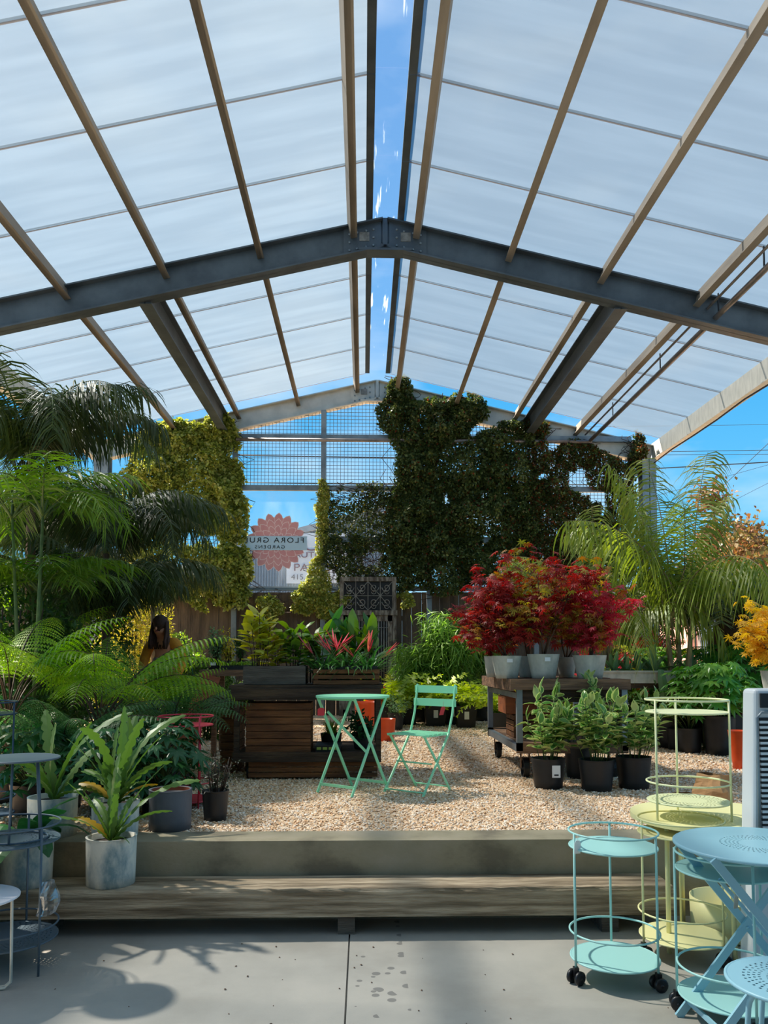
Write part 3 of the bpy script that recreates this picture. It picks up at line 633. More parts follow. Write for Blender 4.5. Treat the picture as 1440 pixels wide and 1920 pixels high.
# ------------------------------------------------------------------ wooden stock carts
def spoked(root, x, y, r, w=.05, ax='x'):
    mb = MB(); A = Vector((1, 0, 0)); U = Vector((0, 1, 0)); Vv = Vector((0, 0, 1)); c = Vector((x, y, r)); n = 20
    ro = []
    for rr, ww in ((r, w), (r * .8, w)):
        ro.append([c + U * math.cos(2 * PI * j / n) * rr + Vv * math.sin(2 * PI * j / n) * rr for j in range(n)])
    vs = [p + A * s_ * w / 2 for s_ in (-1, 1) for L in ro for p in L]; fs = []
    for j in range(n):
        k = (j + 1) % n; fs += [(j, k, 2 * n + k, 2 * n + j), (n + j, 3 * n + j, 3 * n + k, n + k), (j, n + j, n + k, k), (2 * n + j, 2 * n + k, 3 * n + k, 3 * n + j)]
    mb.add(vs, fs)
    for j in range(5): a = 2 * PI * j / 5; d = U * math.cos(a) + Vv * math.sin(a); mb.bar(c + d * r * .15, c + d * r * .85, w * .5, .016, A)
    mb.tube([c - A * w * .6, c + A * w * .6], r * .24, 10)
    wh = mb.build('wheel', m_darkw if False else m_black, root); 
    MB().bar((x - w * .75, y, r), (x - w * .75, y, r * 2 + .05), .006, .05, (0, 1, 0)).bar((x + w * .75, y, r), (x + w * .75, y, r * 2 + .05), .006, .05, (0, 1, 0)).box(x - .05, x + .05, y - .05, y + .05, r * 2 + .04, r * 2 + .055).build('fork', m_rust, wh)
    return wh
# right cart
t = T('stock_cart', 'rusty timber and steel cart on spoked wheels holding the potted maples', 'cart', (1.30, 6.95, G))
Wd, Dp, Ht = 1.02, 1.65, .86
for i in range(6):
    y = Dp / 6 * i; MB().box(0, Wd, y + .003, y + Dp / 6 - .003, Ht - .05, Ht - .005 * (i % 2)).build('top_board', m_rust, t)
MB().box(0, Wd, -.03, 0, Ht - .09, Ht).build('edge_board', m_rust, t, label='front edge board'); MB().box(-.03, 0, -.03, Dp, Ht - .1, Ht).build('edge_board', m_rust, t)
MB().box(.04, Wd - .04, .01, .05, Ht - .2, Ht - .09).build('apron', m_darkw, t); MB().box(.04, .08, .05, Dp, Ht - .17, Ht - .12).build('apron', m_steel, t)
for x in (.03, Wd - .07):
    for y in (.0, Dp - .05): MB().box(x, x + .05, y, y + .05, .24, Ht - .05).build('post', m_steel, t)
for y in (0, Dp - .05): MB().box(.03, Wd - .02, y, y + .05, .22, .31).build('lower_rail', m_rust, t)
for x in (.03, Wd - .07): MB().box(x, x + .05, .05, Dp - .05, .23, .29).build('lower_rail', m_steel, t)
for i in range(7): MB().box(.08, Wd - .08, .05 + .22 * i, .26 + .22 * i, .285, .30).build('shelf_board', m_rust, t)
for x in (.12, Wd - .12):
    for y in (.12, Dp - .12): spoked(t, x, y, .085)
def crate(name, label, loc, w, d, h, mat, n=4, rz_=0, handle=False, cat='crate', gap=.012, nside=None, ends=True):
    t = T(name, label, cat, loc, rz_); sl_ = h / n; th = .012
    for i in range(n):
        z0, z1 = i * sl_ + gap / 2, (i + 1) * sl_ - gap / 2
        MB().box(0, w, 0, th, z0, z1).build('slat', mat, t); MB().box(0, w, d - th, d, z0, z1).build('slat', mat, t)
        if ends: MB().box(0, th, th, d - th, z0, z1).build('end_slat', mat, t); MB().box(w - th, w, th, d - th, z0, z1).build('end_slat', mat, t)
    for x in (th, w - th - .03):
        for y in (th, d - th - .03): MB().box(x, x + .03, y, y + .03, 0, h).build('corner_post', mat, t)
    MB().box(th, w - th, th, d - th, .0, .012).build('bottom', mat, t); return t
m_ocr = pm('orange_stained_wood', '#a85a2c', '#7a3c1c', .6, 0, 3, (.6, 4, 5), .3, 18, c3='#94502a')
crate('wooden_crate', 'orange-brown crate with a hand slot on the lower shelf of the maple cart', (1.33, 7.5, G + .52), .55, .42, .17, m_ocr, 1)
MB().box(1.42, 1.6, 7.495, 7.5, G + .62, G + .64).build('hand_slot', m_black, bpy.data.objects['wooden_crate']).location = (-1.33, -7.5, -G - .52)
crate('wooden_crate', 'brown slatted crate under the orange-brown one on the maple cart', (1.40, 7.48, G + .30), .5, .4, .215, m_slatw, 4)
# left cart
t = T('stock_cart', 'dark wooden display cart loaded with slatted crates, left of the mint table', 'cart', (-1.12, 6.95, G))
Wd, Dp, Ht = 1.27, .95, .81
for i in range(5): MB().box(-.04, Wd + .02, Dp / 5 * i + .002, Dp / 5 * (i + 1) - .002, Ht - .03, Ht).build('top_board', m_darkw, t)
MB().box(-.02, Wd, -.02, .0, Ht - .125, Ht - .03).build('edge_board', m_darkw, t)
for x in (0, Wd - .05):
    MB().box(x, x + .02, 0, Dp, Ht - .12, Ht - .04).build('edge_board', m_darkw, t)
    for y in (0, Dp - .05): MB().box(x + .005, x + .05, y, y + .05, .15, Ht - .03).build('post', m_darkw, t)
MB().box(0, Wd, -.02, .02, .155, .235).build('lower_rail', m_darkw, t); MB().box(0, Wd, Dp - .02, Dp, .155, .235).build('lower_rail', m_darkw, t)
for i in range(5): MB().box(.02, Wd - .02, .02 + .19 * i, .2 + .19 * i, .21, .225).build('shelf_board', m_darkw, t)
for k in range(3): MB().box(.13, Wd - .03, .03, .045, .02 + .045 * k, .058 + .045 * k).build('skirt_slat', m_slatw, t)
for x in (.13, Wd - .1):
    for y in (.14, Dp - .12):
        w_ = MB().tube([(x - .025, y, .065), (x + .025, y, .065)], .065, 18).build('wheel', m_black, t); MB().box(x - .04, x + .04, y - .03, y + .03, .06, .16).build('fork', m_darkw, w_)
crate('wooden_crate', 'large dark slatted crate on the lower shelf of the dark cart', (-1.02, 7.0, G + .226), .56, .36, .43, m_slatw, 7, gap=.006)
crate('wooden_crate', 'tall brown slatted crate at the outer end of the dark cart', (-1.30, 7.35, G), .15, .5, .64, m_slatw, 9, gap=.008)
b1 = crate('planter_box', 'grey weathered wooden box on the dark cart, holding yellow-leaved shrubs', (-1.05, 7.02, G + .81), .54, .32, .17, m_greyw, 1, cat='planter')
b2 = crate('planter_box', 'brown slatted crate on the dark cart, holding strappy pink-flowered plants', (-.44, 7.02, G + .81), .58, .32, .14, m_slatw, 3, cat='planter')
for i in range(3):
    MB().box(.02 + .185 * i, .19 + .185 * i, .03, .29, .125, .165).build('black_tray', m_black, b2)
t = T('seed_tray', 'black seedling tray with lime cells on the dark cart shelf', 'tray', (-.42, 7.05, G + .226))
MB().box(0, .22, 0, .3, 0, .05).box(-.005, .225, -.005, .305, .05, .056).build('tray', m_black, t)
m_lime = pm('lime_plastic', '#9fb04a', None, .5)
for i in range(4): MB().box(.012 + .052 * i, .05 + .052 * i, -.007, -.002, .02, .042).build('cell_label', m_lime, t)
# timber table on the left with plants
t = T('plank_table', 'weathered plank table holding nursery pots, left behind the dark cart', 'table', (at(378, 1250, 8.6).x, 8.5, G))
for i in range(4): MB().box(0, 1.15, .16 * i, .155 + .16 * i, .89, .925).build('board', m_greyw if i else m_oldw, t)
MB().box(0, 1.15, -.02, .0, .86, .925).build('edge_board', m_rust, t)
for x in (.12, 1.05): MB().box(x, x + .05, .05, .1, 0, .89).build('leg', m_rust, t)
for x in (.12, 1.05): MB().box(x, x + .05, .5, .55, 0, .89).build('leg', m_rust, t)
t = T('ramp_plank', 'orange-stained plank leaning against the plank table', 'plank', (0, 0, 0))
a = at(342, 1345, 8.3); b = at(392, 1264, 8.3); MB().bar((a.x, 8.2, G), (b.x, 8.42, G + .87), .2, .03, (0, 1, .3)).build('board', m_ocr, t)
# ------------------------------------------------------------------ orange pots
def pot(t, r, h, mat, base=.78, th=.012, soil=True, bulge=0, n=28, dz=0, rim=True):
    pr = [(0, 0), (r * base, 0)] + [(r * (base + (1 - base) * q) + bulge * math.sin(q * PI), h * q) for q in (.25, .5, .75, .92)] + [(r, h)]
    if rim: pr += [(r + .002, h + .003)]
    pr += [(r - th, h + .002), (r - th, h * .86), (0, h * .85)]
    mb = MB(); mb.lathe([(a, b + dz) for a, b in pr], n); o = mb.build('pot', mat, t)
    if soil: MB().disc((0, 0), r - th - .002, h * .8 + dz, h * .88 + dz, 20).build('soil', m_soil, t)
    return o
def plain_pot(label, px, py, r, h, mat, base=.8, z=G, inner=None):
    p = atz(px, py, z); t = T('clay_pot', label, 'pot', (p.x, p.y + r, z)); pot(t, r, h, mat, base, .014, False)
    if inner: MB().lathe([(r - .016, h * .9), (r - .015, h + .001)], 28).build('inside', inner, t)
    return t
plain_pot('short orange glazed pot on the gravel behind the mint table', 724, 1391, .125, .28, m_orange, .85)
plain_pot('wide orange glazed pot behind the legs of the mint table', 690, 1380, .19, .45, m_orange, .8)
plain_pot('tallest orange glazed pot behind the mint table', 703, 1362, .17, .6, m_orange, .8)
plain_pot('slender orange planter beside the white cooler', 1397, 1445, .10, .36, m_orange, .6)
plain_pot('orange planter standing behind the slender orange one', 1408, 1400, .10, .4, m_orange, .7)
plain_pot('orange pot seen through the maple cart', 986, 1350, .18, .52, m_orange, .8)
plain_pot('slate grey cylinder pot with terracotta inside, on the curb', 309, 1562, .128, .235, m_grey_pot, .97, .432, m_terra)
# ------------------------------------------------------------------ plant pieces
Zv = Vector((0, 0, 1))
def arc(L, a0, k, n, sag=0):
    """points of an arching spine in the XZ plane: start elevation a0, turning k over its length"""
    P = [Vector((0, 0, 0))]; a = a0
    for i in range(n): P.append(P[-1] + Vector((math.cos(a), 0, math.sin(a))) * L / n); a -= k / n * (1 + sag * i / n)
    return P
def palm_frond(L, a0, k, pairs=46, ll=.5, droop=1.0, w=.011, petiole=.2, mats=None, rnd=0, fwd=.55, tube_r=.012, segs=4):
    st_ = random.getstate(); random.seed(100 + rnd); mb = MB(); P = arc(L, a0, k, 16, .6); n = len(P) - 1
    mb.cur = 1; mb.tube(P, [tube_r * (1 - .85 * i / n) for i in range(n + 1)], 4); mb.cur = 0
    for i in range(pairs):
        u = petiole + (1 - petiole) * i / pairs; q = u * n; j = min(int(q), n - 1); p = P[j].lerp(P[j + 1], q - j); d = (P[j + 1] - P[j]).normalized()
        up = Vector((0, 1, 0)).cross(d) * -1
        env = math.sin(min(1, (u - petiole) / (1 - petiole) * .9 + .22) * PI * .85) ** .6
        for s_ in (-1, 1):
            l_ = ll * env * random.uniform(.8, 1.1); dr = (Vector((0, s_, 0)) + d * fwd * random.uniform(.7, 1.3) + up * random.uniform(-.5, .7)).normalized()
            Q = [p]; v = dr.copy()
            for k_ in range(segs): v = (v + Vector((0, 0, -1)) * droop * random.uniform(.7, 1.2) / segs).normalized(); Q.append(Q[-1] + v * l_ / segs)
            mb.ribbon(Q, d, [w * .6] + [w] * (segs - 2) + [w * .7, .001])
    me = mb.mesh('frond', mats); random.setstate(st_); return me
def fern_frond(L, a0, k, pairs=22, pl=.28, mats=None, rnd=0, pin=11, petiole=.15, tube_r=.006, pw=.032):
    st_ = random.getstate(); random.seed(300 + rnd); mb = MB(); P = arc(L, a0, k, 14, .4); n = len(P) - 1
    mb.cur = 1; mb.tube(P, [tube_r * (1 - .8 * i / n) for i in range(n + 1)], 4); mb.cur = 0
    for i in range(pairs):
        f_ = i / pairs; u = petiole + (1 - petiole) * f_; q = u * n; j = min(int(q), n - 1); p = P[j].lerp(P[j + 1], q - j); d = (P[j + 1] - P[j]).normalized()
        env = min(1, (f_ + .12) * 3.2) * (1 - f_) ** .75
        for s_ in (-1, 1):
            l_ = pl * env * random.uniform(.9, 1.08) + .01; dr = (Vector((0, s_, 0)) + d * .35).normalized(); v = dr.copy(); Q = [p.copy()]
            for m_ in range(pin): v = (v + Vector((0, 0, -.06 - .04 * random.random()))).normalized(); Q.append(Q[-1] + v * l_ / pin)
            for m_ in range(pin):
                a, b = Q[m_], Q[m_ + 1]; hw = pw * env * (1 - (m_ / pin) ** 2) * 1.1 + .003; fo = (d + v * .4).normalized()
                if l_ < .04: continue
                mid = (a + b) / 2
                mb.add([a, b, mid + fo * hw, mid - (d - v * .4).normalized() * hw], [(0, 1, 2), (1, 0, 3)])
    me = mb.mesh('frond', mats); random.setstate(st_); return me
def blade(L, a0, k, w, mat, n=8, teeth=0, rnd=0, fold=.2, tip=.0, shape=1):
    st_ = random.getstate(); random.seed(rnd + 50); P = arc(L, a0, k, n * (4 if teeth else 1), .3); n = len(P) - 1; mb = MB(); vs = []; tw = random.uniform(-.8, .8)
    for i, p in enumerate(P):
        t = i / n; d = (P[min(i + 1, n)] - P[max(i - 1, 0)]).normalized(); up = -Vector((0, 1, 0)).cross(d); sd_ = Vector((0, 1, 0)) * math.cos(tw * t) + up * math.sin(tw * t); nn = d.cross(sd_)
        ww = w * (math.sin(PI * min(1, t * .82 + .14)) ** .55 if shape else 1 - t ** 3); ww = max(ww, w * .12 if t < .2 else .001)
        if teeth: ww = w * min(1, .25 + t * 4) * (1 if t < .8 else math.sqrt(max(0, 1 - ((t - .8) / .2) ** 2)))
        elif t > .985: ww *= .25
        tl = ww * (1 - (.42 if teeth and i % 4 == 2 else .15 if teeth and i % 4 in (1,) else 0)); 
        vs += [p - sd_ * tl + nn * -fold * tl, p, p + sd_ * tl + nn * -fold * tl]
    mb.add(vs, [(i * 3 + a, i * 3 + a + 1, i * 3 + a + 4, i * 3 + a + 3) for i in range(n) for a in (0, 1)])
    random.setstate(st_); return mb.mesh('leaf', mat)
def ellipse_leaf(w=.5, n=3, fold=.15, bend=.15):
    """unit-length leaf along +x"""
    xs = [0] + [(i + 1) / (n + 1) for i in range(n)] + [1]; v = []; f = []
    for i, x in enumerate(xs):
        ww = w / 2 * math.sin(PI * x ** .85) if 0 < i < n + 1 else 0; z = -bend * x * x
        v += [(x, -ww, z + fold * ww), (x, 0, z), (x, ww, z + fold * ww)]
    for i in range(n + 1): f += [(3 * i, 3 * i + 1, 3 * i + 4, 3 * i + 3), (3 * i + 1, 3 * i + 2, 3 * i + 5, 3 * i + 4)]
    return v, f
def clean(v, f):
    m = {}; nv = []; mp_ = []
    for p in v:
        k = tuple(round(c, 5) for c in p)
        if k not in m: m[k] = len(nv); nv.append(p)
        mp_.append(m[k])
    nf = []
    for g in f:
        h = []
        for i in g:
            if mp_[i] not in h: h.append(mp_[i])
        if len(h) > 2: nf.append(tuple(h))
    return nv, nf
def palmate(lobes, inner=.22, wid=.55, droop=.15, spread=2.5):
    """hand-shaped leaf, unit radius; stalk joins at the origin"""
    v = [(0, 0, 0)]; f = []
    for i in range(lobes):
        a = -spread / 2 * 1.0 + spread * i / (lobes - 1); L = 1 - .35 * abs(a) / (spread / 2 + .01); da = spread / (lobes - 1) * wid
        b = len(v); c, s_ = math.cos, math.sin
        v += [(c(a - da) * inner * 1.1, s_(a - da) * inner * 1.1, 0), (c(a - da * .55) * L * .6, s_(a - da * .55) * L * .6, -droop * .4), (c(a) * L, s_(a) * L, -droop * L), (c(a + da * .55) * L * .6, s_(a + da * .55) * L * .6, -droop * .4), (c(a + da) * inner * 1.1, s_(a + da) * inner * 1.1, 0), (c(a) * L * .55, s_(a) * L * .55, -droop * .1)]
        f += [(0, b, b + 5), (b, b + 1, b + 5), (b + 1, b + 2, b + 5), (b + 2, b + 3, b + 5), (b + 3, b + 4, b + 5), (b + 4, 0, b + 5)]
    return v, f
def dirmats(D, scale, roll=None, flat=0.6):
    """frames whose x runs along D, z leaning upward"""
    D = np.array(D, float); D /= np.linalg.norm(D, axis=1)[:, None]; n = len(D)
    up = np.tile([0, 0, 1.], (n, 1)) + RNG.normal(size=(n, 3)) * flat
    y = np.cross(up, D); y /= np.linalg.norm(y, axis=1)[:, None] + 1e-9; z = np.cross(D, y)
    return np.stack([D, y, z], 2) * np.array(scale)[:, None, None]
def fr(n, els, L=1.0, z=0, a0=0, spin=None, jit=.3, base=(0, 0), s=(.85, 1.15)):
    """n frond placements round a crown: list of (mesh, matrix)"""
    out = []
    for i in range(n):
        yaw = (spin if spin is not None else 0) + i * 2.39996 + random.uniform(-jit, jit); me = els[i % len(els)] if isinstance(els, list) else els
        sc = random.uniform(*s) * L
        out.append((me, Matrix.Translation((base[0], base[1], z)) @ Matrix.Rotation(yaw, 4, 'Z') @ Matrix.Rotation(random.uniform(-.12, .12), 4, 'X') @ Matrix.Rotation(random.uniform(-.15, .15), 4, 'Y') @ Matrix.Scale(sc, 4)))
    return out
def put(t, lst, name='frond'):
    for me, M in lst: part(t, name, me, M)
# frond stocks
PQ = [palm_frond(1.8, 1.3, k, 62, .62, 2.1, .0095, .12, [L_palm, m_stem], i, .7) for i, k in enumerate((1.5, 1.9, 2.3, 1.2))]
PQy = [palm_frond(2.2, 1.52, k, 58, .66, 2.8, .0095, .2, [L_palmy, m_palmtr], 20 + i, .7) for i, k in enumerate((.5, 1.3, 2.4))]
PB = [palm_frond(.95, 1.0, k, 26, .36, .9, .009, .2, [L_palmb, m_stem], 40 + i, .8) for i, k in enumerate((1.2, 1.7))]
PX = [palm_frond(1.3, .95, k, 52, .26, .25, .008, .12, [L_phx, m_stem], 60 + i, .7) for i, k in enumerate((1.2, 1.7, 2.2))]
FT = [fern_frond(1.3, 1.38, k, 22, .34, [L_fern, m_brst], i, 14, .38, .007, .024) for i, k in enumerate((1.2, 1.6, 2.0))]
FD = [fern_frond(.95, 1.15, k, 22, .24, [L_fernd, m_brst], 10 + i, 12, .3, .006, .02) for i, k in enumerate((1.3, 1.8))]
FY = [fern_frond(.7, .9, k, 20, .17, [L_ferny, m_stem], 20 + i, 8, .1) for i, k in enumerate((1.0, 1.5))]
FS = [palm_frond(.62, 1.15, k, 26, .085, .25, .017, .08, [L_sword, m_stem], 80 + i, .2, .004, 2) for i, k in enumerate((.9, 1.4, 1.9))]
def potted(name, label, cat, x, y, z, r, h, mat, base=.8, group=None, **k):
    t = T(name, label, cat, (x, y, z), random.random() * 6 if 'rz' not in k else k.pop('rz'), group); pot(t, r, h, mat, base, **k); return t
def trunk(t, pts, r, mat, name='trunk', n=8): return MB().tube(pts, r, n).build(name, mat, t)
# ------------------------------------------------------------------ red maples on the cart
vM, fM = palmate(7, .2, .5, .25, 4.2)
def maple(label, px, r, h, H, mats, spread, n, Y, lean=(0, 0), potm=None, base=.72, sz=.064, z=None, seedv=0, tagged=False):
    random.seed(900 + seedv); x = at(px, 1260, Y).x; z = G + .862 if z is None else z
    t = potted('potted_maple', label, 'tree', x, Y, z, r, h, potm or m_zinc, base, rz=0)
    tips = []; mb = MB()
    def br(p, d, L, rad, lv):
        pts = [p]; q = p.copy(); dd = d.copy()
        for i in range(4): dd = (dd + Vector((random.uniform(-.2, .2), random.uniform(-.2, .2), random.uniform(-.02, .1)))).normalized(); q = q + dd * L / 4; pts.append(q.copy())
        mb.tube(pts, [rad * (1 - .15 * i) for i in range(5)], 5)
        if lv == 0: tips.extend(pts[1:]); return
        for i in range(1, 5):
            for _ in range(2 if lv == 2 else 1):
                a = random.random() * 6.28; nd = Vector((math.cos(a) * spread, math.sin(a) * spread, random.uniform(.05, .6))).normalized()
                br(pts[i], nd, L * (.5 if lv == 2 else .6) * random.uniform(.7, 1.1), rad * .5, lv - 1)
        if lv: tips.extend(pts[2:])
    for k in range(3):
        a = random.random() * 6.28; br(Vector((0, 0, h * .85)), Vector((math.cos(a) * .3 + lean[0], math.sin(a) * .3 + lean[1], 1)).normalized(), H, .009, 2)
    mb.build('trunk', m_bark, t)
    P = np.array([tuple(p) for p in tips]); idx = RNG.integers(0, len(P), n); P = P[idx] + RNG.normal(size=(n, 3)) * .035
    D = RNG.normal(size=(n, 3)) * [1, 1, .25] + [0, 0, -.45]; s_ = RNG.uniform(.7, 1.25, n) * sz
    M = dirmats(D, s_, flat=.25)
    hi = P[:, 2] > h + H * .35
    k = RNG.random(n); sel = k < mats[1][1] if len(mats) > 1 else np.zeros(n, bool)
    if len(mats) > 1:   # second colour sits in clumps low in the crown
        cl = np.array([noise.noise(Vector(p) * 5 + Vector((seedv, 0, 0))) for p in P]); sel = (cl > mats[1][1])
    many('foliage', vM, fM, M[~sel], P[~sel], mats[0], t, None)
    if sel.any(): many('foliage', vM, fM, M[sel], P[sel], mats[1][0], t, None, )
    if tagged: MB().box(-.02, .03, -r - .002, -r + .004, h * .72, h * .88).build('price_sticker', m_white, t)
    return t
maple('dark red maple in the wide pale pot above the left front corner of the cart', 950, .135, .2, .62, (L_maple, (L_mapleg, .3)), 1.0, 760, 7.22, (-.25, 0), tagged=True, seedv=1)
maple('red maple with green-gold patches, in the widest pot at the front middle', 1019, .145, .215, .75, (L_maple, (L_mapleg, .02)), 1.0, 900, 7.2, (.0, 0), tagged=True, seedv=2)
maple('pinkish red maple in the pale pot nearest the far end of the cart', 1106, .15, .205, .5, (L_maplep, (L_mapleg, .2)), 1.0, 560, 7.2, (.1, 0), seedv=3)
maple('crimson maple leaning out past the left side of the cart, in a narrow pot', 925, .09, .2, .45, (L_maple,), 1.3, 420, 7.75, (-.75, 0), seedv=4)
maple('orange-topped maple behind the widest pot', 990, .11, .2, .7, (L_maple, (L_mapleg, .0)), 1.0, 520, 7.7, (.15, 0), seedv=5)
maple('gold and red maple in the small grey pot between two wide ones', 1062, .095, .19, .62, (L_maple, (L_mapleg, .0)), .9, 520, 7.6, (.15, 0), seedv=6)
# ------------------------------------------------------------------ variegated shrubs in black pots
vE, fE = clean(*ellipse_leaf(.56, 3, .3, .2))
def inset(v, k=.72, dz=.012): return [(.5 + (x - .5) * .86, y * k, z + dz) for x, y, z in v]
vV = vE + inset(vE); fV = fE + [tuple(i + len(vE) for i in g) for g in fE]; miV = [0] * len(fE) + [1] * len(fE)
def varieg(label, px, py, r, h, H, n, seedv, tagged=False, group=None):
    random.seed(700 + seedv); p = atz(px, py, G); t = potted('variegated_shrub', label, 'plant', p.x, p.y + r, G, r, h, m_black, .82, rz=0)
    P = []; D = []; sc = []
    for i in range(n):
        a = random.random() * 6.28; q = math.sqrt(random.random()) * r * .75; b = Vector((math.cos(a) * q, math.sin(a) * q, h * .85)); L = H * random.uniform(.55, 1)
        tip = b + Vector((math.cos(a) * (q * 1.3 + .03), math.sin(a) * (q * 1.3 + .03), L)); pts = [b, b.lerp(tip, .5) + Vector((0, 0, .02)), tip]
        MB().tube(pts, .0035, 5).build('stem', m_stem, t)
        m_ = int(9 + L * 16)
        for j in range(m_):
            u = .25 + .75 * (j + 1) / m_; pp = pts[0].lerp(tip, u); aa = j * 2.0 + random.random(); el = .25 + 1.1 * (u > .93) + random.uniform(-.4, .3)
            P.append(tuple(pp)); D.append((math.cos(aa) * math.cos(el), math.sin(aa) * math.cos(el), math.sin(el))); sc.append(random.uniform(.085, .13))
    many('foliage', vV, fV, dirmats(D, sc, flat=.3), np.array(P), [L_vare, L_varg], t, None, miV)
    if tagged: MB().box(-.0, .065, -r - .0, -r + .008, h * .42, h * .82).build('price_label', m_white, t); MB().box(.015, .05, -r - .002, -r, h * .48, h * .53).build('barcode', m_ink, t)
    return t
varieg('variegated shrub in the only front black pot with a white price label', 1036, 1482, .135, .235, .58, 15, 1, True)
varieg('variegated shrub in the middle black pot of the front row, beside the labelled pot', 1129, 1487, .14, .24, .56, 16, 2)
varieg('variegated shrub in the black pot behind the pale lime cart', 1200, 1483, .14, .25, .52, 15, 3)
varieg('variegated shrub set back between the labelled pot and the middle pot', 1092, 1462, .12, .26, .68, 12, 4)
# ------------------------------------------------------------------ epiphyllum blades in whitewashed pots, pots on the steps
BL = [blade(L, a, k, w * .82, L_epi, 9, 1, i, .15) for i, (L, a, k, w) in enumerate(((.55, 1.35, .5, .036), (.42, 1.1, .9, .033), (.62, 1.3, 1.1, .03), (.35, 1.2, .3, .034), (.48, 1.45, -.3, .03), (.3, .8, 1.2, .028)))]
BLy = blade(.28, .9, .9, .034, L_epiy, 7, 1, 9, .15)
def epi(label, x, y, z, r, h, n, seedv, big=1.0, yel=1, mat=None, spin=0):
    random.seed(500 + seedv); t = potted('orchid_cactus', label, 'plant', x, y, z, r, h, mat or m_whpot, .96, rz=0)
    lst = fr(n, BL, big, h * .85, spin=spin, s=(.75, 1.1)); put(t, lst, 'leaf')
    for i in range(yel): part(t, 'leaf', BLy, Matrix.Translation((0, 0, h * .9)) @ Matrix.Rotation(2.9 + i * 3.4, 4, 'Z'), 'yellowed blade')
    return t
p = atz(214, 1650, .243)
epi('toothed-blade orchid cactus in a blue-washed white pot, on the timber step', p.x, 4.46, .243, .133, .25, 15, 1, .95, 1)
epi('orchid cactus in a mottled pot on the curb, behind the blue-washed pot', atz(195, 1580, .432).x, 4.78, .432, .135, .2, 20, 2, 1.15, 2)
epi('orchid cactus in a pale pot on the curb behind the small grey table', atz(92, 1568, .432).x, 4.8, .432, .14, .22, 10, 3, 1.1, 0)
# second whitewashed pot on the step with large smooth leaves
t = potted('broadleaf_plant', 'large-leaved plant in the white pot on the timber step, behind the grey cart', 'plant', -1.83, 4.46, .243, .142, .25, m_whpot, .96, rz=0)
BR = [blade(.38, a, k, .05, L_fatd, 8, 0, 30 + i, .2) for i, (a, k) in enumerate(((.9, 1.8), (.6, 1.6), (1.2, 1.2)))]
put(t, fr(11, BR, 1.0, .21, s=(.7, 1.1), spin=.2), 'leaf')
# dark small shrub in black pot near red cart
def bushlet(name, label, cat, x, y, z, r, h, pm_, H, R, n, lm, ls=.03, lw=.45, seedv=0, stems=8, base=.82, col=None, shape='ball', tagged=False, group=None):
    random.seed(1300 + seedv); t = potted(name, label, cat, x, y, z, r, h, pm_, base, rz=0, group=group) if pm_ else T(name, label, cat, (x, y, z), 0, group)
    P = []; mb = MB()
    for i in range(stems):
        a = random.random() * 6.28; q = random.random() ** .5; b = Vector((math.cos(a) * q * r * .5, math.sin(a) * q * r * .5, h * .85)); tp_ = Vector((math.cos(a) * q * R, math.sin(a) * q * R, h + H * random.uniform(.6, 1) * (1 - .35 * q)))
        md = b.lerp(tp_, .5) + Vector((random.uniform(-.1, .1) * R, random.uniform(-.1, .1) * R, 0)); mb.tube([b, md, tp_], [.006, .0045, .002] if H < 1.2 else [.012, .009, .004], 5)
        for j in range(14): u = .2 + .8 * random.random(); P.append(b.lerp(md, u * 2) if u < .5 else md.lerp(tp_, u * 2 - 1))
    mb.build('stems', m_brst, t)
    P = np.array([tuple(p) for p in P]); P = P[RNG.integers(0, len(P), n)] + RNG.normal(size=(n, 3)) * R * .22 * np.array([1, 1, .7])
    P[:, 2] = np.maximum(P[:, 2], h * .8)
    v, f = clean(*ellipse_leaf(lw, 1, .25, .2)); D = RNG.normal(size=(n, 3)) + [0, 0, .3]
    many('foliage', v, f, dirmats(D, RNG.uniform(.7, 1.3, n) * ls, flat=.5), P, lm, t, None)
    if tagged: MB().box(-.03, .03, -r - .001, -r + .006, h * .4, h * .7).build('price_label', m_white, t)
    return t
p = atz(399, 1543, G); bushlet('potted_shrub', 'small dark wiry shrub in a black pot beside the red cart', 'plant', p.x, p.y + .08, G, .085, .19, m_black, .33, .11, 520, L_dkpl, .022, .4, 1, 10)
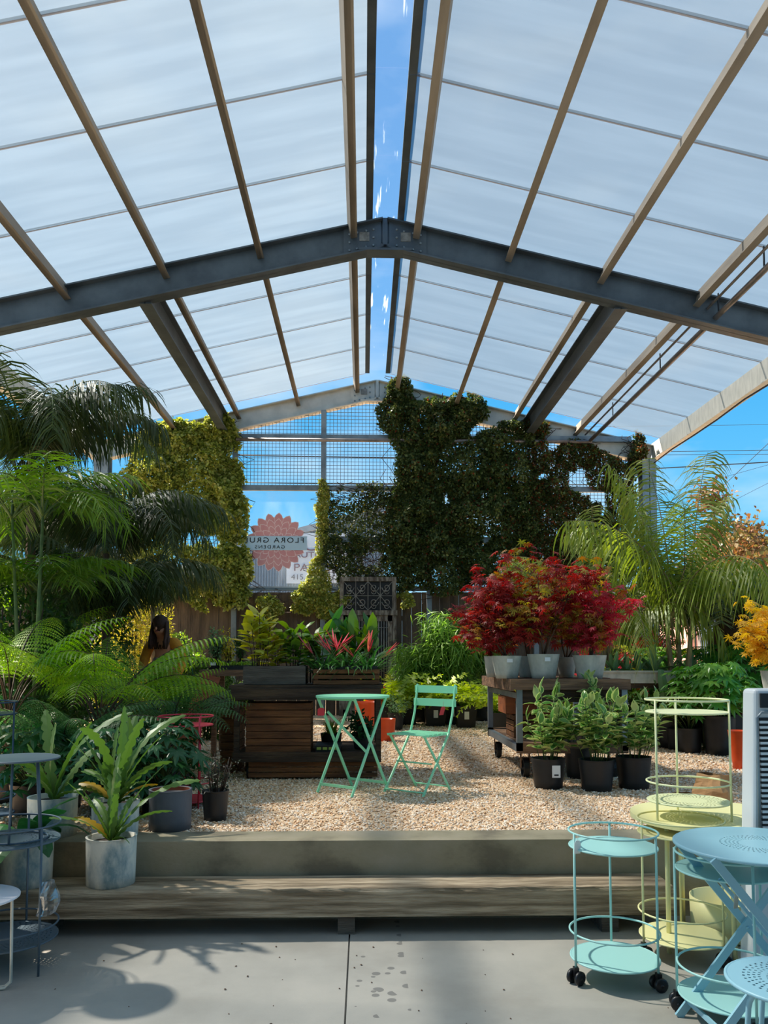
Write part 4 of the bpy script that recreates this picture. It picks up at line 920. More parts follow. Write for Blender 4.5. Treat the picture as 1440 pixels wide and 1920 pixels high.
# ------------------------------------------------------------------ climbers on the back frame
vI, fI = clean(*ellipse_leaf(.75, 1, .2, .2))
def vine(label, blobs, n, lm, ls, seedv, thick=.3, twigs=30, extra=None, name='climbing_vine', thr=-.12):
    """blobs: px, py, rx, ry, weight on the wall plane"""
    random.seed(seedv); t = T(name, label, 'climber', (0, YW, 0)); w = np.array([b[2] * b[3] * b[4] for b in blobs], float); w /= w.sum(); P = []
    C_ = [at(b[0], b[1], YW - .2) for b in blobs]; N_ = n
    bi = RNG.choice(len(blobs), int(n * 2.2), p=w); A = RNG.random((len(bi), 2)); R3 = RNG.random(len(bi))
    for k, (a, q) in zip(bi, A):
        b = blobs[k]; th = a * 2 * PI; rr = math.sqrt(q); c = C_[k]; x = c.x + math.cos(th) * rr * b[2] / 100; z = c.z + math.sin(th) * rr * b[3] / 100
        e = noise.noise(Vector((x * 2.3, z * 2.3, seedv))) + .5 * noise.noise(Vector((x * 6, z * 6, seedv)))
        if e < thr + (rr - .55) * .9: continue
        d = (.25 + .75 * max(0, e + .3)) * thick * (1.15 - rr * .7)
        P.append((x, -.02 - d * random.random() ** .45, z))
        if len(P) >= N_: break
    P = np.array(P); n = len(P); D = RNG.normal(size=(n, 3)) + [0, -.5, -.5]
    if extra:
        k = RNG.random(n) < extra[1]; many('leaves', vI, fI, dirmats(D[k], RNG.uniform(.7, 1.2, k.sum()) * ls, flat=.8), P[k], extra[0], t, 'stuff')
        D, P = D[~k], P[~k]; n = len(P)
    many('foliage', vI, fI, dirmats(D, RNG.uniform(.6, 1.35, n) * ls, flat=.8), P, lm, t, 'stuff')
    mb = MB()
    for i in range(twigs):
        b = blobs[i % len(blobs)]; c = C_[i % len(blobs)]; x = c.x + random.uniform(-1, 1) * b[2] / 100; z0 = c.z - b[3] / 100 * random.uniform(.3, 1); z1 = c.z + b[3] / 100 * random.uniform(.2, 1.1); pts = []
        for j in range(9): pts.append((x + noise.noise(Vector((i * 3.1, j * .5, 1))) * .5, -.03 + random.uniform(-.06, .02), z0 + (z1 - z0) * j / 8))
        mb.tube(pts, .007, 3, caps=False)
    mb.build('stems', m_brst, t, 'stuff'); return t
vine('bright yellow-green climber covering the frame left of the clear banner',
     [(360, 900, 95, 110, 1), (410, 840, 38, 70, 1.4), (330, 815, 60, 32, 1.3), (290, 880, 50, 90, .8), (425, 960, 40, 100, 1.2), (400, 1070, 70, 75, 1.1), (290, 1040, 60, 90, .9), (450, 1080, 22, 60, .8), (240, 960, 40, 90, .5), (408, 790, 22, 25, 1)], 52000, L_ivy, .068, 31, .5, 40, thr=-.6)
vine('dense dark green climber heaped up to the ridge right of the frame centre',
     [(750, 735, 24, 34, 1.6), (745, 775, 40, 38, 1.4), (800, 800, 75, 60, 1.4), (875, 775, 42, 45, 1.5), (850, 880, 105, 90, 1.2), (950, 830, 55, 45, 1.1), (900, 960, 120, 80, 1.2), (790, 900, 50, 120, .9), (830, 1040, 100, 75, 1.2), (960, 910, 60, 70, 1), (930, 1060, 90, 60, 1.1), (790, 985, 70, 90, 1)], 96000, L_dark, .058, 32, .55, 60, (L_red, .05), thr=-.6)
vine('reddish dark climber hanging over the mesh at the frame end by the column',
     [(1000, 800, 34, 18, 1.2), (1085, 850, 42, 32, 1.1), (1040, 900, 30, 60, .8), (1130, 880, 30, 40, .7), (1050, 1000, 110, 85, 1.2), (1110, 1050, 85, 65, 1.2), (1010, 870, 22, 70, .9), (1165, 940, 30, 110, .8), (1195, 850, 22, 48, 1.2)], 54000, L_dark, .055, 33, .35, 50, (L_red, .3), thr=-.5)
vine('sparse twiggy climber over the mesh beside the clear banner',
     [(690, 985, 95, 70, .8), (650, 1050, 50, 55, 1.1), (740, 1060, 60, 50, 1), (700, 930, 90, 30, .5), (760, 960, 40, 80, .8)], 17000, L_dark, .05, 34, .12, 130, (L_yfl, .035), thr=-.35)
vine('leafy vine climbing the post right of the clear banner', [(603, 935, 14, 40, 1.5), (603, 1010, 12, 60, 1), (598, 1080, 22, 40, 1.2), (590, 1100, 30, 18, 1)], 5200, L_ivy, .05, 35, .2, 6, (L_yfl, .08), thr=-.5)
vine('yellow-flecked vine spilling over the board fence under the banner', [(510, 1130, 34, 22, 1), (590, 1135, 45, 28, 1.3), (640, 1120, 40, 30, 1), (560, 1115, 30, 12, .8), (500, 1160, 20, 14, .5), (760, 1115, 30, 22, .7)], 9000, L_ivy, .055, 36, .22, 14, (L_yfl, .1), thr=-.2)
# ------------------------------------------------------------------ clear banner with the dahlia, building behind
m_pink = pm('pink_print', '#e0a2a0', '#d88f8f', .5, 0, 3); m_pinkl = pm('pale_pink_line', '#f2d4d2', None, .5)
t = T('vinyl_banner', 'clear vinyl banner with pink dahlia and reversed black lettering', 'banner', (0, YW - .05, 0))
x0, x1, z0, z1 = X(456), X(596), Z(1106), Z(924)
MB().add([(x0, 0, z0), (x1, 0, z0), (x1, 0, z1), (x0, 0, z1)], [(0, 1, 2, 3)]).build('sheet', m_vinyl, t)
cx_, cz_ = X(517), Z(1018)
def petal(mb, a, r0, r1, w, y):
    c, s_ = math.cos(a), math.sin(a); pts = []
    for u, v in ((r0, 0), (r0 + (r1 - r0) * .3, -w * .7), (r0 + (r1 - r0) * .65, -w), (r0 + (r1 - r0) * .88, -w * .55), (r1, 0), (r0 + (r1 - r0) * .88, w * .55), (r0 + (r1 - r0) * .65, w), (r0 + (r1 - r0) * .3, w * .7)):
        pts.append((cx_ + c * u - s_ * v, y, cz_ + (s_ * u + c * v)))
    mb.add(pts, [tuple(range(8))])
lay = 0
for ring_, (r0, r1, w, n) in enumerate(((.22, .56, .085, 17), (.12, .45, .075, 15), (.02, .33, .062, 13), (0, .2, .045, 10), (0, .11, .03, 7))):
    for i in range(n):
        a = 2 * PI * (i + .5 * (ring_ % 2)) / n; y = -.004 - lay; lay += .00012
        zt = cz_ + math.sin(a) * r1
        if abs(math.sin(a)) < .16 and ring_ < 3: pass
        mb = MB(); petal(mb, a, r0, r1 * 1.0, w + .008, y); o1 = mb.build('petal', m_pinkl, t); mb = MB(); petal(mb, a, r0 + .012, r1 - .014, w, y - .00006); mb.build('petal_fill', m_pink, o1)
MB().box(X(456), X(575), -.018, -.0165, Z(1033), Z(1007)).build('text_band', pm('pale_band', '#b9d2e2', None, .6), t)
def text(body, x, y, z, h, mat, parent=None, mirror=False, name='lettering', ext=.002, sp=1.0, width=None):
    c = bpy.data.curves.new(name, 'FONT'); c.body = body; c.size = h / .7; c.extrude = ext; c.align_x = 'LEFT'; c.space_character = sp
    o = bpy.data.objects.new(name, c); COL.objects.link(o); bpy.context.view_layer.update()
    dg = bpy.context.evaluated_depsgraph_get(); me = bpy.data.meshes.new_from_object(o.evaluated_get(dg)); bpy.data.objects.remove(o)
    wd = max(v.co.x for v in me.vertices); k = width / wd if width else 1
    for v in me.vertices:
        X_ = v.co.x * k; v.co = Vector(((-X_ if mirror else X_), 0 - v.co.z * .5, v.co.y))
    if mirror: me.flip_normals()
    me.materials.clear(); me.materials.append(mat); o = bpy.data.objects.new(name, me); COL.objects.link(o); o.location = (x, y, z)
    if parent is not None: o.parent = parent
    return o
text('FLORA GRUBB', X(570), -.022, Z(1019) , .095, m_ink, t, True, sp=1.25, width=1.24)
text('GARDENS', X(534), -.022, Z(1030), .06, m_ink, t, True, sp=1.3, width=.56)
# corrugated building seen through the banner
m_corr = pm('blue_grey_corrugated', '#9fb6c8', '#8ba4b8', .5, .3, 2); m_signw = pm('sign_white', '#c4d2de', None, .6); m_signr = pm('sign_maroon', '#5c2440', None, .6); m_signd = pm('sign_dark', '#232a3c', None, .6)
def corr(name, label, pts, Y, ribs, mat=m_corr, roofc=None):
    t = T(name, label, 'building', (0, Y, 0)); xa, xb, zt0, zt1 = pts
    mb = MB(); 
    for i in range(ribs):
        a = xa + (xb - xa) * i / ribs; b = a + (xb - xa) / ribs * .5; c = a + (xb - xa) / ribs
        za = zt0 + (zt1 - zt0) * i / ribs; zc = zt0 + (zt1 - zt0) * (i + 1) / ribs
        mb.add([(a, 0, G), (b, -.09, G), (c, 0, G), (a, 0, za), (b, -.09, (za + zc) / 2), (c, 0, zc)], [(0, 1, 4, 3), (1, 2, 5, 4)])
    mb.add([(xa, 0, G), (xb, 0, G), (xb, 0, zt1), (xa, 0, zt0), (xa, 6, G), (xb, 6, G), (xb, 6, zt1), (xa, 6, zt0)], [(4, 7, 6, 5), (0, 3, 7, 4), (1, 5, 6, 2), (3, 2, 6, 7)])
    mb.build('wall', mat, t); MB().bar((xa, -.12, zt0), (xb, -.12, zt1), .1, .2).build('roof_edge', m_steel, t); return t
YB = 24.0
def XB(px): return at(px, 1200, YB).x
def ZB(py): return at(600, py, YB).z
t = corr('corrugated_shed', 'blue-grey corrugated shed behind the clear banner, with painted signs', (XB(380), XB(720), ZB(1045), ZB(955)), YB, 66)
MB().box(XB(537), XB(650), -.16, -.12, ZB(1095), ZB(1001)).build('sign_board', m_signw, t)
text('US', XB(568), -.2, ZB(1034), .30, m_signr, t, width=.8); text('AUTO', XB(551), -.2, ZB(1047), .17, m_signr, t, width=.85)
text('PARTS', XB(550), -.2, ZB(1072), .22, m_signr, t, width=1.1); text('415.', XB(546), -.2, ZB(1088), .16, m_signd, t, width=.42)
YC = 22.0
a = at(60, 985, YC); b = at(225, 1040, YC); corr('corrugated_shed', 'blue-grey corrugated shed glimpsed behind the left palms', (a.x, b.x, a.z, b.z), YC, 24)
# ------------------------------------------------------------------ antique doors with iron transom
pa = at(637, 1082, YW - .12); pb = at(743, 1082, YW - .12)
t = T('antique_door', 'peeling antique double door with scrolled iron transom against the fence', 'door', (pa.x, YW - .13, G)); w = pb.x - pa.x; h = pa.z - G
MB().box(0, .07, -.03, .03, 0, h).build('jamb', m_oldw, t); MB().box(w - .07, w, -.03, .03, 0, h).build('jamb', m_oldw, t)
MB().box(0, w, -.035, .035, h - .08, h).build('header', m_oldw, t); zt = h - .62; MB().box(-.02, w + .02, -.05, .04, zt - .09, zt).build('transom_bar', m_oldw, t)
MB().box(.07, w - .07, .015, .03, zt, h - .08).build('transom_back', m_black, t)
mb = MB(); sx = (w - .14) / 4; sz_ = (h - .08 - zt) / 2
def spiral(mb, cx, cz, r, turns, ph, sg=1):
    P = []
    for i in range(17): q = i / 16; a = ph + sg * q * turns * 2 * PI; P.append((cx + math.cos(a) * r * (1 - .8 * q), -.012, cz + math.sin(a) * r * (1 - .8 * q)))
    mb.tube(P, .0085, 4)
for i in range(4):
    for j in range(2):
        cx, cz = .07 + sx * (i + .5), zt + sz_ * (j + .5)
        spiral(mb, cx, cz + .02, .085, 1.2, PI * (i % 2), 1 if i % 2 else -1); spiral(mb, cx, cz - .06, .05, 1.1, PI * ((i + 1) % 2), -1 if i % 2 else 1)
for i in range(5): mb.bar((.07 + sx * i, -.012, zt), (.07 + sx * i, -.012, h - .08), .012, .012)
for i in (0, 2):
    x = .07 + sx * i
    for q in ((x, zt, x + 2 * sx, zt + 2 * sz_), (x, zt + 2 * sz_, x + 2 * sx, zt)): mb.bar((q[0], -.014, q[1]), (q[2], -.014, q[3]), .012, .012)
mb.bar((.07, -.012, zt + sz_), (w - .07, -.012, zt + sz_), .012, .012); mb.build('iron_scrollwork', m_iron, t)
for k in (0, 1):
    a = .07 + k * (w - .14) / 2; b = a + (w - .14) / 2 - .01; d_ = MB().box(a, a + .08, -.02, .02, 0, zt - .09).box(b - .08, b, -.02, .02, 0, zt - .09).box(a, b, -.02, .02, zt - .2, zt - .09).box(a, b, -.02, .02, .5, .62).box(a, b, -.02, .02, 0, .12).box(a + .05, b - .05, -.005, .01, .1, .55).build('door_leaf', m_oldw, t)
    mb = MB()
    for i in range(6): x = a + .1 + (b - a - .2) * i / 5; mb.tube([(x, -.01, .6), (x, -.01, zt - .18)], .009, 5)
    mb.bar((a + .06, -.01, zt - .32), (b - .06, -.01, zt - .32), .012, .012); mb.build('iron_bars', m_iron, d_); MB().box(a + .07, b - .07, .012, .018, .58, zt - .18).build('dark_pane', m_black, d_)
# ------------------------------------------------------------------ palms
def palm(label, x, y, ztop, els, n, Ls, tr=.05, trm=None, z0=G, seedv=0, potd=None, spin=0, stems=1, name='palm_tree', extra=(), cat='palm'):
    random.seed(1700 + seedv); t = T(name, label, cat, (x, y, z0)); 
    if potd: pot(t, potd[0], potd[1], m_black, .85)
    h = ztop - z0
    for s_ in range(stems):
        o = Vector((random.uniform(-.12, .12), random.uniform(-.1, .1), 0)) * (stems > 1)
        trunk(t, [o + Vector((0, 0, (potd[1] * .85 if potd else 0))), o + Vector((.03, 0, h * .5)), o * 1.6 + Vector((0, 0, h))], [tr, tr * .85, tr * .55], trm or m_palmtr)
        put(t, fr(max(3, n // stems), els, Ls, h - .05, spin=spin + s_, base=(o.x * 1.6, o.y * 1.6)))
    for (yaw, me, sc, zz) in extra: part(t, 'frond', me, Matrix.Translation((0, 0, zz)) @ Matrix.Rotation(yaw, 4, 'Z') @ Matrix.Scale(sc, 4))
    return t
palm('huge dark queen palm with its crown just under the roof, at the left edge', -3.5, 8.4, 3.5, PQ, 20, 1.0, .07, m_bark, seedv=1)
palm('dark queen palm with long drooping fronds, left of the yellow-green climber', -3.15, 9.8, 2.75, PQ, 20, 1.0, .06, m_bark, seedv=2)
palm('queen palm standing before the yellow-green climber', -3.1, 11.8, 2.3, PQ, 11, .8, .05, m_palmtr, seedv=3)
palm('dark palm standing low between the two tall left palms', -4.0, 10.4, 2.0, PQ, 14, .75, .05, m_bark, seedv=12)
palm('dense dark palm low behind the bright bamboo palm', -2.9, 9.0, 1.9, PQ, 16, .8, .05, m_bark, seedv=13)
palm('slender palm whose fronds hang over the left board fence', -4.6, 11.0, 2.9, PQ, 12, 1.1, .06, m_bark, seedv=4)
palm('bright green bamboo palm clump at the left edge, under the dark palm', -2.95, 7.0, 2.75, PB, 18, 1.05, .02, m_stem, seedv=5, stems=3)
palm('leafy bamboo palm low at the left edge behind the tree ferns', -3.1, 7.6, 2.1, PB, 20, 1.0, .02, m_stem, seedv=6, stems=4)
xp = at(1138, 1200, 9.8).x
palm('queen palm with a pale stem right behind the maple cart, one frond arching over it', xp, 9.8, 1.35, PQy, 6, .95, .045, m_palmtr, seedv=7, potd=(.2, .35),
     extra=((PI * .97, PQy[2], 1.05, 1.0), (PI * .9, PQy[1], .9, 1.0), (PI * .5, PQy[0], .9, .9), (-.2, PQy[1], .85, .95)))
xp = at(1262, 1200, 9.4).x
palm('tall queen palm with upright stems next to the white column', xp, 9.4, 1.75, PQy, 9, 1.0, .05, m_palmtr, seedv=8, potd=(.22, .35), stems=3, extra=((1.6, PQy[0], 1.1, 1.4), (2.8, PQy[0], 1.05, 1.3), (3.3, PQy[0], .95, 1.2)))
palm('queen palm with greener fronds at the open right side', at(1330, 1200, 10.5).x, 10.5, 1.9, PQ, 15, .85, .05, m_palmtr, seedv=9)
BULB = palm('date palm with a dark bulbous trunk at the open right side', at(1378, 1200, 9.9).x, 9.9, 2.0, PX, 40, 1.0, .13, m_bark, seedv=10)
MB().lathe([(0, .95), (.14, 1.0), (.25, 1.2), (.26, 1.4), (.16, 1.6), (0, 1.65)], 16).build('trunk_bulb', m_bark, BULB)
palm('second date palm cut by the right edge', at(1450, 1200, 10.8).x, 10.8, 2.2, PX, 26, .95, .12, m_bark, seedv=11)
# ------------------------------------------------------------------ tree ferns and undergrowth, left
def fern(label, x, y, z, h, els, n, Ls, seedv, tr=.05, name='tree_fern', potd=None, spin=0, group=None, trm=None):
    random.seed(2100 + seedv); t = T(name, label, 'fern', (x, y, z), 0, group)
    if potd: pot(t, potd[0], potd[1], m_black, .85)
    if h > .05: trunk(t, [(0, 0, potd[1] * .8 if potd else 0), (0, 0, h)], [tr, tr * .8], trm or m_bark)
    put(t, fr(n, els, Ls, h, spin=spin)); return t
def lx(px, Y): return at(px, 1200, Y).x
fern('bright green tree fern with tall dark stalks, centre of the left planting', lx(190, 6.3), 6.3, G, .40, FT, 15, .95, 1, potd=(.18, .3))
fern('large tree fern at the left edge, its fronds catching the sun', lx(20, 6.0), 6.0, G, .5, FT, 16, 1.05, 2, potd=(.2, .3))
fern('tree fern leaning over toward the person in the yellow top', lx(265, 7.2), 7.2, G, .3, FT, 11, .85, 3, potd=(.18, .3))
fern('blue-green shade fern in front of the orange plank', lx(325, 6.9), 6.9, G, .30, FD, 16, 1.05, 4, potd=(.17, .28))
fern('dusky shade fern low beneath the tree ferns', lx(120, 5.7), 5.7, G, .25, FD, 18, .95, 5, potd=(.16, .26))
fern('upright young tree fern in front of the brown palm trunk', lx(50, 8.2), 8.2, G, .6, FT, 9, 1.1, 6, potd=(.18, .3))
vP8, fP8 = palmate(8, .3, .62, .25, 4.6)
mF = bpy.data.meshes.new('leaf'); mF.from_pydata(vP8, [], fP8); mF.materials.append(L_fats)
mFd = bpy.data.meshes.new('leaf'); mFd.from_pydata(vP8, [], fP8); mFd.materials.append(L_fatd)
def fatsia(label, x, y, z, H, R, n, me, seedv, size=.15, potd=None, name='fatsia_shrub', hb=.15):
    random.seed(2500 + seedv); t = T(name, label, 'shrub', (x, y, z))
    if potd: pot(t, potd[0], potd[1], m_black, .85)
    mb = MB(); b0 = potd[1] * .85 if potd else 0
    for i in range(n):
        u = (i + .5) / n; zz = b0 + hb + (H - b0 - hb) * u ** .8; rr = R * (1 - .55 * max(0, u - .35)) * random.uniform(.55, 1.05); a = i * 2.39996
        p = Vector((math.cos(a) * rr, math.sin(a) * rr, zz)); o = Vector((math.cos(a) * rr * .15, math.sin(a) * rr * .15, max(b0, zz - .22)))
        mb.tube([o, o.lerp(p, .6) + Vector((0, 0, .03)), p], .004, 4, caps=False)
        part(t, 'leaf', me, Matrix.Translation(p) @ Matrix.Rotation(a + random.uniform(-.4, .4), 4, 'Z') @ Matrix.Rotation(random.uniform(.1, .8), 4, 'Y') @ Matrix.Scale(size * random.uniform(.7, 1.2), 4))
    for k in range(4): mb.tube([(0, 0, b0), (math.cos(k * 1.7) * R * .15, math.sin(k * 1.7) * R * .15, H * .9)], .01, 5)
    mb.build('stalks', m_stem, t); return t
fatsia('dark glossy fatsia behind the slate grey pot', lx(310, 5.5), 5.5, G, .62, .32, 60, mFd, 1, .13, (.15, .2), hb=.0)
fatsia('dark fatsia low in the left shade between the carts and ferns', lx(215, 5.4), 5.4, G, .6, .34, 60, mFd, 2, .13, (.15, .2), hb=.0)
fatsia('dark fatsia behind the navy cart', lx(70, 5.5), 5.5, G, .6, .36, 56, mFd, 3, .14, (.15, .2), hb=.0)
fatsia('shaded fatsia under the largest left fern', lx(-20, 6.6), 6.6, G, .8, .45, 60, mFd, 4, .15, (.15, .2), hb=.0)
def hedge(label, x0, x1, y0, y1, z0, z1, n, lm, ls, seedv, name='leafy_shrub', cat='shrub'):
    random.seed(seedv); cx, cy = (x0 + x1) / 2, (y0 + y1) / 2; t = T(name, label, cat, (cx, cy, z0)); m_ = int(n * 1.9); A = RNG.random((m_, 3)); q = []
    for a in A:
        x, y, z = (a[0] - .5) * (x1 - x0), (a[1] - .5) * (y1 - y0), a[2] * (z1 - z0); e = noise.noise(Vector((x * 2.2 + seedv, y * 2.2, z * 2.2))) + .5 * noise.noise(Vector((x * 6 + seedv, y * 6, z * 6)))
        top = 1 - .35 * abs(2 * a[0] - 1) ** 2 - .3 * abs(2 * a[1] - 1) ** 2 + noise.noise(Vector((x * 2, y * 2, seedv * 1.3))) * .35
        if a[2] < top and e > -.15: q.append((x, y, z))
        if len(q) >= n: break
    P = np.array(q); n = len(P); D = RNG.normal(size=(n, 3)) + [0, -.2, .1]; v, f = clean(*ellipse_leaf(.45, 1, .25, .25))
    many('foliage', v, f, dirmats(D, RNG.uniform(.6, 1.3, n) * ls, flat=.7), P, lm, t, 'stuff')
    mb = MB()
    for k in range(14):
        a, b = random.uniform(-.4, .4) * (x1 - x0), random.uniform(-.4, .4) * (y1 - y0); mb.tube([(a * .6, b * .6, 0), (a, b, (z1 - z0) * .8)], [.016, .006], 5)
    mb.build('stems', m_brst, t); return t
hedge('dark leafy shrub mass behind the left ferns', -5.6, -2.9, 8.9, 10.4, G, 2.6, 17000, L_back, .08, 41)
hedge('dark leafy shrub at the left edge under the big palm', -4.6, -2.7, 7.0, 8.2, G, 2.3, 14000, L_back, .07, 42)
hedge('yellow-blossomed bush seen through the palms before the fence', -4.3, -3.2, 12.6, 13.8, G, 3.1, 12000, L_bushy, .06, 43)
hedge('sunlit yellow-green shrub in front of the left fence', -3.4, -2.2, 12.6, 13.6, G, 1.9, 9000, L_tray, .06, 44)
hedge('tall dark tree beyond the fence at far left', -10, -6, 15.5, 18, G, 4.6, 14000, L_back, .12, 45)
hedge('low shrub between the left ferns and the plank table', -2.6, -1.75, 10.2, 11.2, G, 1.45, 7000, L_back, .06, 46)
# ------------------------------------------------------------------ plants on the dark cart
def leafy(label, x, y, z, H, R, n, me, size, seedv, name='croton_plant', hb=.1, stems=5, el=(.2, 1.1), potd=None, cat='plant', mats=None):
    random.seed(3100 + seedv); t = T(name, label, cat, (x, y, z)); b0 = 0
    if potd: pot(t, potd[0], potd[1], potd[2] if len(potd) > 2 else m_black, .85); b0 = potd[1] * .85
    mb = MB(); tops = []
    for k in range(stems):
        a = k * 2.4; q = R * .7 * math.sqrt((k + .5) / stems); tp = Vector((math.cos(a) * q, math.sin(a) * q * .7, b0 + (H - b0) * random.uniform(.7, 1))); b = Vector((tp.x * .4, tp.y * .4, b0)); mb.tube([b, b.lerp(tp, .5) + Vector((.01, 0, 0)), tp], [.006, .005, .003], 5); tops.append((b, tp))
    mb.build('stems', m_brst, t)
    for i in range(n):
        b, tp = tops[i % stems]; u = .35 + .65 * ((i // stems + .5) / (n / stems)) ** .8; p = b.lerp(tp, u); a = i * 2.0 + random.random(); e = random.uniform(*el) * (u ** 1.5) * 1.1
        part(t, 'leaf', me[i % len(me)] if isinstance(me, list) else me, Matrix.Translation(p) @ Matrix.Rotation(a, 4, 'Z') @ Matrix.Rotation(-e + .15, 4, 'Y') @ Matrix.Scale(size * random.uniform(.75, 1.2), 4))
    return t
def bl(w, mat, k=.7, a0=.3, n=4): return blade(1, a0, k, w, mat, n, 0, int(w * 1000), .25)
LC = [bl(.25, L_crot), bl(.22, L_crot, 1.1)]; LG = [bl(.26, L_crotg), bl(.22, L_crotg, 1.0)]; LK = [bl(.2, L_strap, .5, .5), bl(.22, L_crotg, .6, .6)]
zc = G + .835
leafy('tall yellow-leaved shrub at the outer end of the grey box', -.93, 7.15, zc, .62, .2, 72, LC, .16, 1, 'yellow_leaved_shrub', stems=8)
leafy('shorter orange-flushed shrub in the grey box', -.80, 7.2, zc, .46, .15, 50, LC, .15, 2, 'yellow_leaved_shrub', stems=5)
leafy('green magnolia-leaved shrub in the inner half of the grey box', -.64, 7.2, zc, .48, .16, 52, LG, .15, 3, 'green_leaved_shrub', stems=6)
leafy('green shrub behind the gap between the two planter boxes', -.47, 7.42, zc - .02, .56, .2, 60, LG, .16, 4, 'green_leaved_shrub', stems=6)
leafy('broad-leaved plant standing up behind the pink flower spikes', -.2, 7.6, zc - .02, .52, .2, 30, LK, .24, 5, 'canna_plant', stems=6, el=(.5, 1.3))
leafy('broad-leaved plant behind the inner end of the slatted crate', .04, 7.55, zc - .02, .46, .16, 22, LK, .22, 6, 'canna_plant', stems=5, el=(.5, 1.3))
def strap(label, x, y, z, n, L, mat, seedv, name='strappy_plant', bract=0, w=.012, a0=(.9, 1.5), k=(.8, 2.2), potd=None, cat='plant', group=None):
    random.seed(3500 + seedv); t = T(name, label, cat, (x, y, z), 0, group); b0 = 0
    if potd: pot(t, potd[0], potd[1], m_black, .85); b0 = potd[1] * .85
    mb = MB()
    for i in range(n):
        a = random.random() * 6.28; P = arc(L * random.uniform(.6, 1.1), random.uniform(*a0), random.uniform(*k), 6, .4); R_ = Matrix.Translation((math.cos(a) * .03, math.sin(a) * .03, b0)) @ Matrix.Rotation(a, 4, 'Z'); P = [R_ @ p for p in P]; sd_ = Vector((-math.sin(a), math.cos(a), 0))
        mb.ribbon(P, sd_, [w * .7, w, w, w * .9, w * .7, w * .4, .001])
    mb.build('foliage', mat, t)
    for i in range(bract):
        a = random.uniform(2.4, 6.8) if i else 3.4; mb = MB(); P = [Matrix.Rotation(a, 4, 'Z') @ p + Vector((0, 0, b0)) for p in arc(L * random.uniform(.85, 1.15), random.uniform(1.1, 1.45), .8, 6)]; mb.tube(P[:5], .003, 4)
        mb.build('flower_stalk', m_stem, t); mb = MB(); d = (P[6] - P[4]).normalized()
        for j in range(6): q = P[4 + j // 3]; dd = (d + Vector((random.uniform(-.3, .3), random.uniform(-.3, .3), random.uniform(-.1, .3)))).normalized(); sd_ = dd.cross(Zv).normalized(); mb.ribbon([q, q + dd * .05, q + dd * .11, q + dd * .16], sd_, [.004, .009, .006, .001])
        mb.build('pink_spike', L_bract, t)
    return t
strap('strappy plant with a pink spike pointing out over the grey box', -.36, 7.18, zc, 90, .42, L_strap, 1, bract=4)
strap('strappy plant with pink spikes in the middle of the slatted crate', -.17, 7.18, zc, 90, .42, L_strap, 2, bract=4)
strap('strappy plant with pink spikes at the inner end of the slatted crate', .03, 7.18, zc, 90, .42, L_strap, 3, bract=5)
strap('grassy green plant on the dark cart shelf behind the seedling tray', -.3, 7.5, G + .228, 50, .25, L_tray, 4, 'grassy_plant', 0, .006, potd=(.1, .12))
bushlet('leafy_plant', 'dark leafy plant on the dark cart shelf under the mint tabletop', 'plant', .0, 7.3, G + .228, .1, .1, m_black, .25, .15, 500, L_fatd, .05, .5, 31)
# ------------------------------------------------------------------ plank table plants and pots below
zt = G + .926
bushlet('potted_shrub', 'silvery-leaved shrub in a black pot on the plank table', 'plant', lx(402, 8.7), 8.7, zt, .07, .11, m_black, .42, .16, 700, L_stag, .035, .5, 32, tagged=True)
bushlet('potted_shrub', 'orange-tinged leggy shrub in the middle of the plank table', 'plant', lx(432, 8.7), 8.7, zt, .06, .09, m_black, .4, .12, 500, L_crot, .03, .5, 33)
bushlet('potted_shrub', 'green leggy shrub on the plank table nearest the dark cart', 'plant', lx(456, 8.75), 8.75, zt, .06, .09, m_black, .42, .1, 450, L_back, .03, .5, 34)
t = T('seed_tray', 'black tray of low green seedlings on the plank table', 'tray', (lx(415, 8.52), 8.52, zt))
MB().box(0, .36, 0, .1, 0, .045).build('tray', m_black, t); P = RNG.random((420, 3)) * [.36, .1, .03] + [0, 0, .045]
many('seedlings', vI, fI, dirmats(RNG.normal(size=(420, 3)) + [0, 0, .5], RNG.uniform(.015, .03, 420), flat=.6), P, L_tray, t, 'stuff')
for i, (px, lab, lm) in enumerate(((398, 'pale-leaved shrub in a black pot beneath the plank table, outermost', L_tray), (418, 'second green shrub in a black pot beneath the plank table', L_back), (437, 'third shrub in a black pot beneath the plank table', L_back), (455, 'bushy black-potted shrub beside the dark slatted crate', L_tray))):
    bushlet('potted_shrub', lab, 'plant', lx(px, 12.6), 12.6, G, .09, .17, m_black, .75, .2, 1100, lm, .05, .45, 40 + i, tagged=True)
# ------------------------------------------------------------------ back row: sword ferns in black pots
def sword(label, px, Y, py0, r, h, n, Ls, seedv, tagged=False, z0=G):
    random.seed(3900 + seedv); t = T('sword_fern', label, 'fern', (lx(px, Y), Y, z0)); MBp = MB(); k = r
    mb = MB(); mb.lathe([(0, 0), (r * .85 * 1.35, 0), (r * 1.4, h), (r * 1.33, h), (r * 1.25, h * .85), (0, h * .85)], 4, smooth=False); o = mb.build('pot', m_black, t); o.rotation_euler = (0, 0, PI / 4)
    put(t, fr(n, FS, Ls, h * .8)); 
    if tagged: MB().box(-.035, .035, -r * .98, -r * .9, h * .4, h * .75).build('price_label', m_white, t)
    return t
sword('large yellow-green sword fern in the square black pot behind the mint chair', 815, 12.6, 0, .17, .34, 22, 1.15, 1, True)
sword('yellow-green sword fern between the orange pots and the bamboo', 762, 12.9, 0, .17, .33, 18, 1.2, 2)
sword('tall ragged sword fern directly behind the dark cart', 733, 12.3, 0, .16, .35, 18, 1.3, 3)
sword('drooping sword fern at the near corner of the maple cart', 872, 12.3, 0, .16, .33, 18, 1.2, 4, True)
